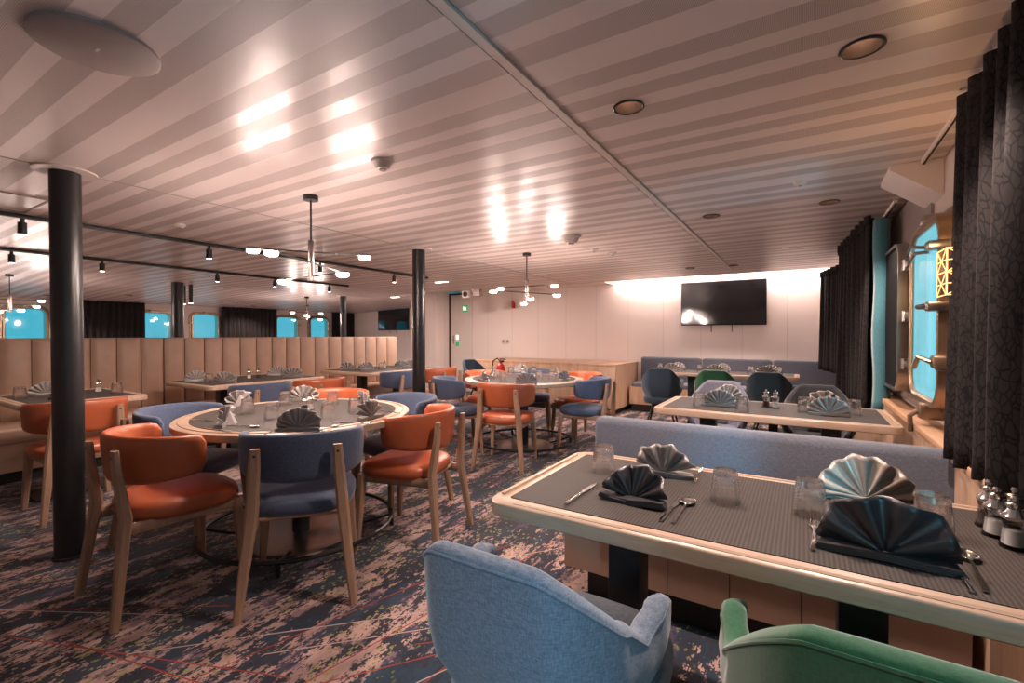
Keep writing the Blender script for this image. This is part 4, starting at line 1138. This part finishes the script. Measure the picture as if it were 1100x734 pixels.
put(SP, 'spoon', -2.466, 1.311, -75, 'spoon right of the left front fan on the near round table', 'T1', 0.752)
put(SP, 'spoon', -2.034, 1.496, 20, 'spoon right of the nearest fan on the near round table', 'T1', 0.752)
put(KN, 'knife', -2.473, 1.195, -85, 'knife lying at the left front rim of the near round table', 'T1', 0.752)
put(FK, 'fork', -2.2, 1.313, 30, 'fork left of the nearest fan on the near round table', 'T1', 0.752)
put(KN, 'knife', -2.073, 1.677, 110, 'knife left of the right front fan on the near round table', 'T1', 0.752)
put(KN, 'knife', -2.176, 2.042, 80, 'knife right of the right fans on the near round table', 'T1', 0.752)
put(FK, 'fork', -2.826, 1.27, -80, 'fork left of the left front fan on the near round table', 'T1', 0.752)
put(FA, 'napkin fan', -2.281, 3.907, 30, 'grey napkin fan nearest the viewer on the far round table', 'T2', 0.752)
put(FF, 'napkin fan', -2.793, 3.908, -30, 'grey napkin fan at the left of the far round table', 'T2', 0.752)
put(FB, 'napkin fan', -3.091, 4.494, -60, 'napkin fan behind the left one on the far round table', 'T2', 0.752)
put(FB, 'napkin fan', -3.095, 5.134, 20, 'pale napkin fan at the far side of the far round table', 'T2', 0.752)
put(FF, 'napkin fan', -2.119, 4.445, 85, 'grey napkin fan at the right of the far round table', 'T2', 0.752)
put(FB, 'napkin fan', -2.5, 5.012, 110, 'pale napkin fan behind the right one on the far round table', 'T2', 0.752)
put(TU, 'glass', -2.842, 4.239, 0, 'glass beside the left fans on the far round table', 'T2', 0.752)
put(TU, 'glass', -2.614, 4.02, 0, 'glass left of the nearest fan on the far round table', 'T2', 0.752)
put(TU, 'glass', -3.035, 4.835, 0, 'glass left of the far fan on the far round table', 'T2', 0.752)
put(TU, 'glass', -2.401, 4.389, 0, 'glass right of the nearest fan on the far round table', 'T2', 0.752)
put(TU, 'glass', -2.802, 4.981, 0, 'glass right of the far fan on the far round table', 'T2', 0.752)
put(TU, 'glass', -2.282, 4.463, 0, 'glass beside the right fans on the far round table', 'T2', 0.752)
put(SALT, 'mill', -2.841, 4.8, 0, 'salt mill in the centre of the far round table', 'T2', 0.752)
put(FB, 'napkin fan', -5.3, 2.34, 70, 'pale napkin fan at the left banquette side of the four place table', 'TB', 0.752)
put(FA, 'napkin fan', -4.86, 2.4, 40, 'dark napkin fan at the left chair side of the four place table', 'TB', 0.752)
put(FB, 'napkin fan', -5.25, 3.18, 60, 'pale napkin fan at the right banquette side of the four place table', 'TB', 0.752)
put(FA, 'napkin fan', -4.88, 3.14, 40, 'dark napkin fan at the right chair side of the four place table', 'TB', 0.752)
put(TU, 'glass', -5.08, 2.36, 0, 'glass between the two left fans on the four place table', 'TB', 0.752)
put(TU, 'glass', -5.1, 3.18, 0, 'glass between the two right fans on the four place table', 'TB', 0.752)
put(SALT, 'mill', -5.12, 2.78, 0, 'salt mill in the middle of the four place table', 'TB', 0.752)
put(PEP, 'mill', -5.08, 2.86, 0, 'pepper mill in the middle of the four place table', 'TB', 0.752)
put(FB, 'napkin fan', -5.06, 1.16, 60, 'pale napkin fan left of the near pillar on the small square table', 'TA', 0.752)
put(FE, 'napkin fan', -4.66, 1.18, 60, 'dark napkin fan touching the near pillar on the small square table', 'TA', 0.752)
put(TU, 'glass', -4.93, 0.99, 0, 'glass left of the fans on the small square table', 'TA', 0.752)
put(TU, 'glass', -4.72, 1.5, 0, 'glass right of the near pillar on the small square table', 'TA', 0.752)
put(SALT, 'mill', -4.98, 1.46, 0, 'salt mill right of the near pillar on the small square table', 'TA', 0.752)
put(FF, 'napkin fan', -5.28, 4.2, 60, 'leftmost napkin fan on the banquette table left of the second pillar', 'TC', 0.752)
put(FB, 'napkin fan', -5.02, 4.3, 40, 'napkin fan second from the left on the banquette table by the second pillar', 'TC', 0.752)
put(FA, 'napkin fan', -4.92, 4.86, 40, 'dark napkin fan just left of the second pillar', 'TC', 0.752)
put(FB, 'napkin fan', -5.0, 5.1, 40, 'napkin fan seen right beside the second pillar', 'TC', 0.752)
put(TU, 'glass', -5.1, 4.22, 0, 'glass between the left fans on the table by the second pillar', 'TC', 0.752)
put(TU, 'glass', -5.0, 4.55, 0, 'glass in the middle of the table by the second pillar', 'TC', 0.752)
put(TU, 'glass', -4.9, 5.0, 0, 'glass right of the dark fan on the table by the second pillar', 'TC', 0.752)
put(SALT, 'mill', -5.05, 4.66, 0, 'salt mill on the banquette table by the second pillar', 'TC', 0.752)

# ------------------------------------------------------------------ light, sky, camera
w = bpy.data.worlds.new('outside'); SC.world = w; w.use_nodes = True
bg = w.node_tree.nodes['Background']; bg.inputs[0].default_value = (.075, .33, .41, 1); bg.inputs[1].default_value = 1.1
def window_fill(x, y, z, tx, ty, tz, e, size=40):  # unseen cyan spots added outside the hull to throw window light inside
    o = spot('added_window_fill', x, y, z, e, size, .3, (.16, .72, 1), .12); o.rotation_euler = (Vector((tx - x, ty - y, tz - z))).to_track_quat('-Z', 'Y').to_euler(); return o
window_fill(1.12, -2.15, 2.07, .60, -1.2, 1.60, 230, 34)
window_fill(1.35, -.65, 2.05, .60, .5, 1.52, 25, 34)
window_fill(1.27, -.82, 2.26, .66, .52, 1.62, 420, 13)
window_fill(2.4, 2.9, .1, .60, 3.13, 1.40, 38, 30)
window_fill(2.4, .3, .1, .60, .50, 1.40, 50, 30)
window_fill(2.4, 5.2, .1, .60, 5.33, 1.40, 30, 30)
window_fill(3.0, 2.2, 1.9, .60, 3.13, 1.35, 200, 22)
window_fill(2.4, 4.4, 1.6, .60, 5.33, 1.35, 120, 26)

cam = bpy.data.cameras.new('camera'); co = bpy.data.objects.new('camera', cam); COL.objects.link(co)
cam.sensor_width = 36; cam.lens = FPX / 1100 * 36; cam.clip_start = .02
co.location = (0, 0, CH); co.rotation_euler = (PI / 2 - math.atan(7 / 500), 0, YAW)
SC.camera = co
SC.view_settings.view_transform = 'Standard'; SC.view_settings.look = 'None'; SC.view_settings.gamma = 1; SC.view_settings.use_curve_mapping = False
SC.view_settings.exposure = 1.45
SC.cycles.use_denoising = True
SC.cycles.max_bounces = 8; SC.cycles.diffuse_bounces = 5; SC.cycles.glossy_bounces = 4; SC.cycles.transmission_bounces = 8; SC.cycles.transparent_max_bounces = 16
SC.cycles.sample_clamp_indirect = 6; SC.cycles.caustics_reflective = False; SC.cycles.caustics_refractive = True; SC.cycles.blur_glossy = .8
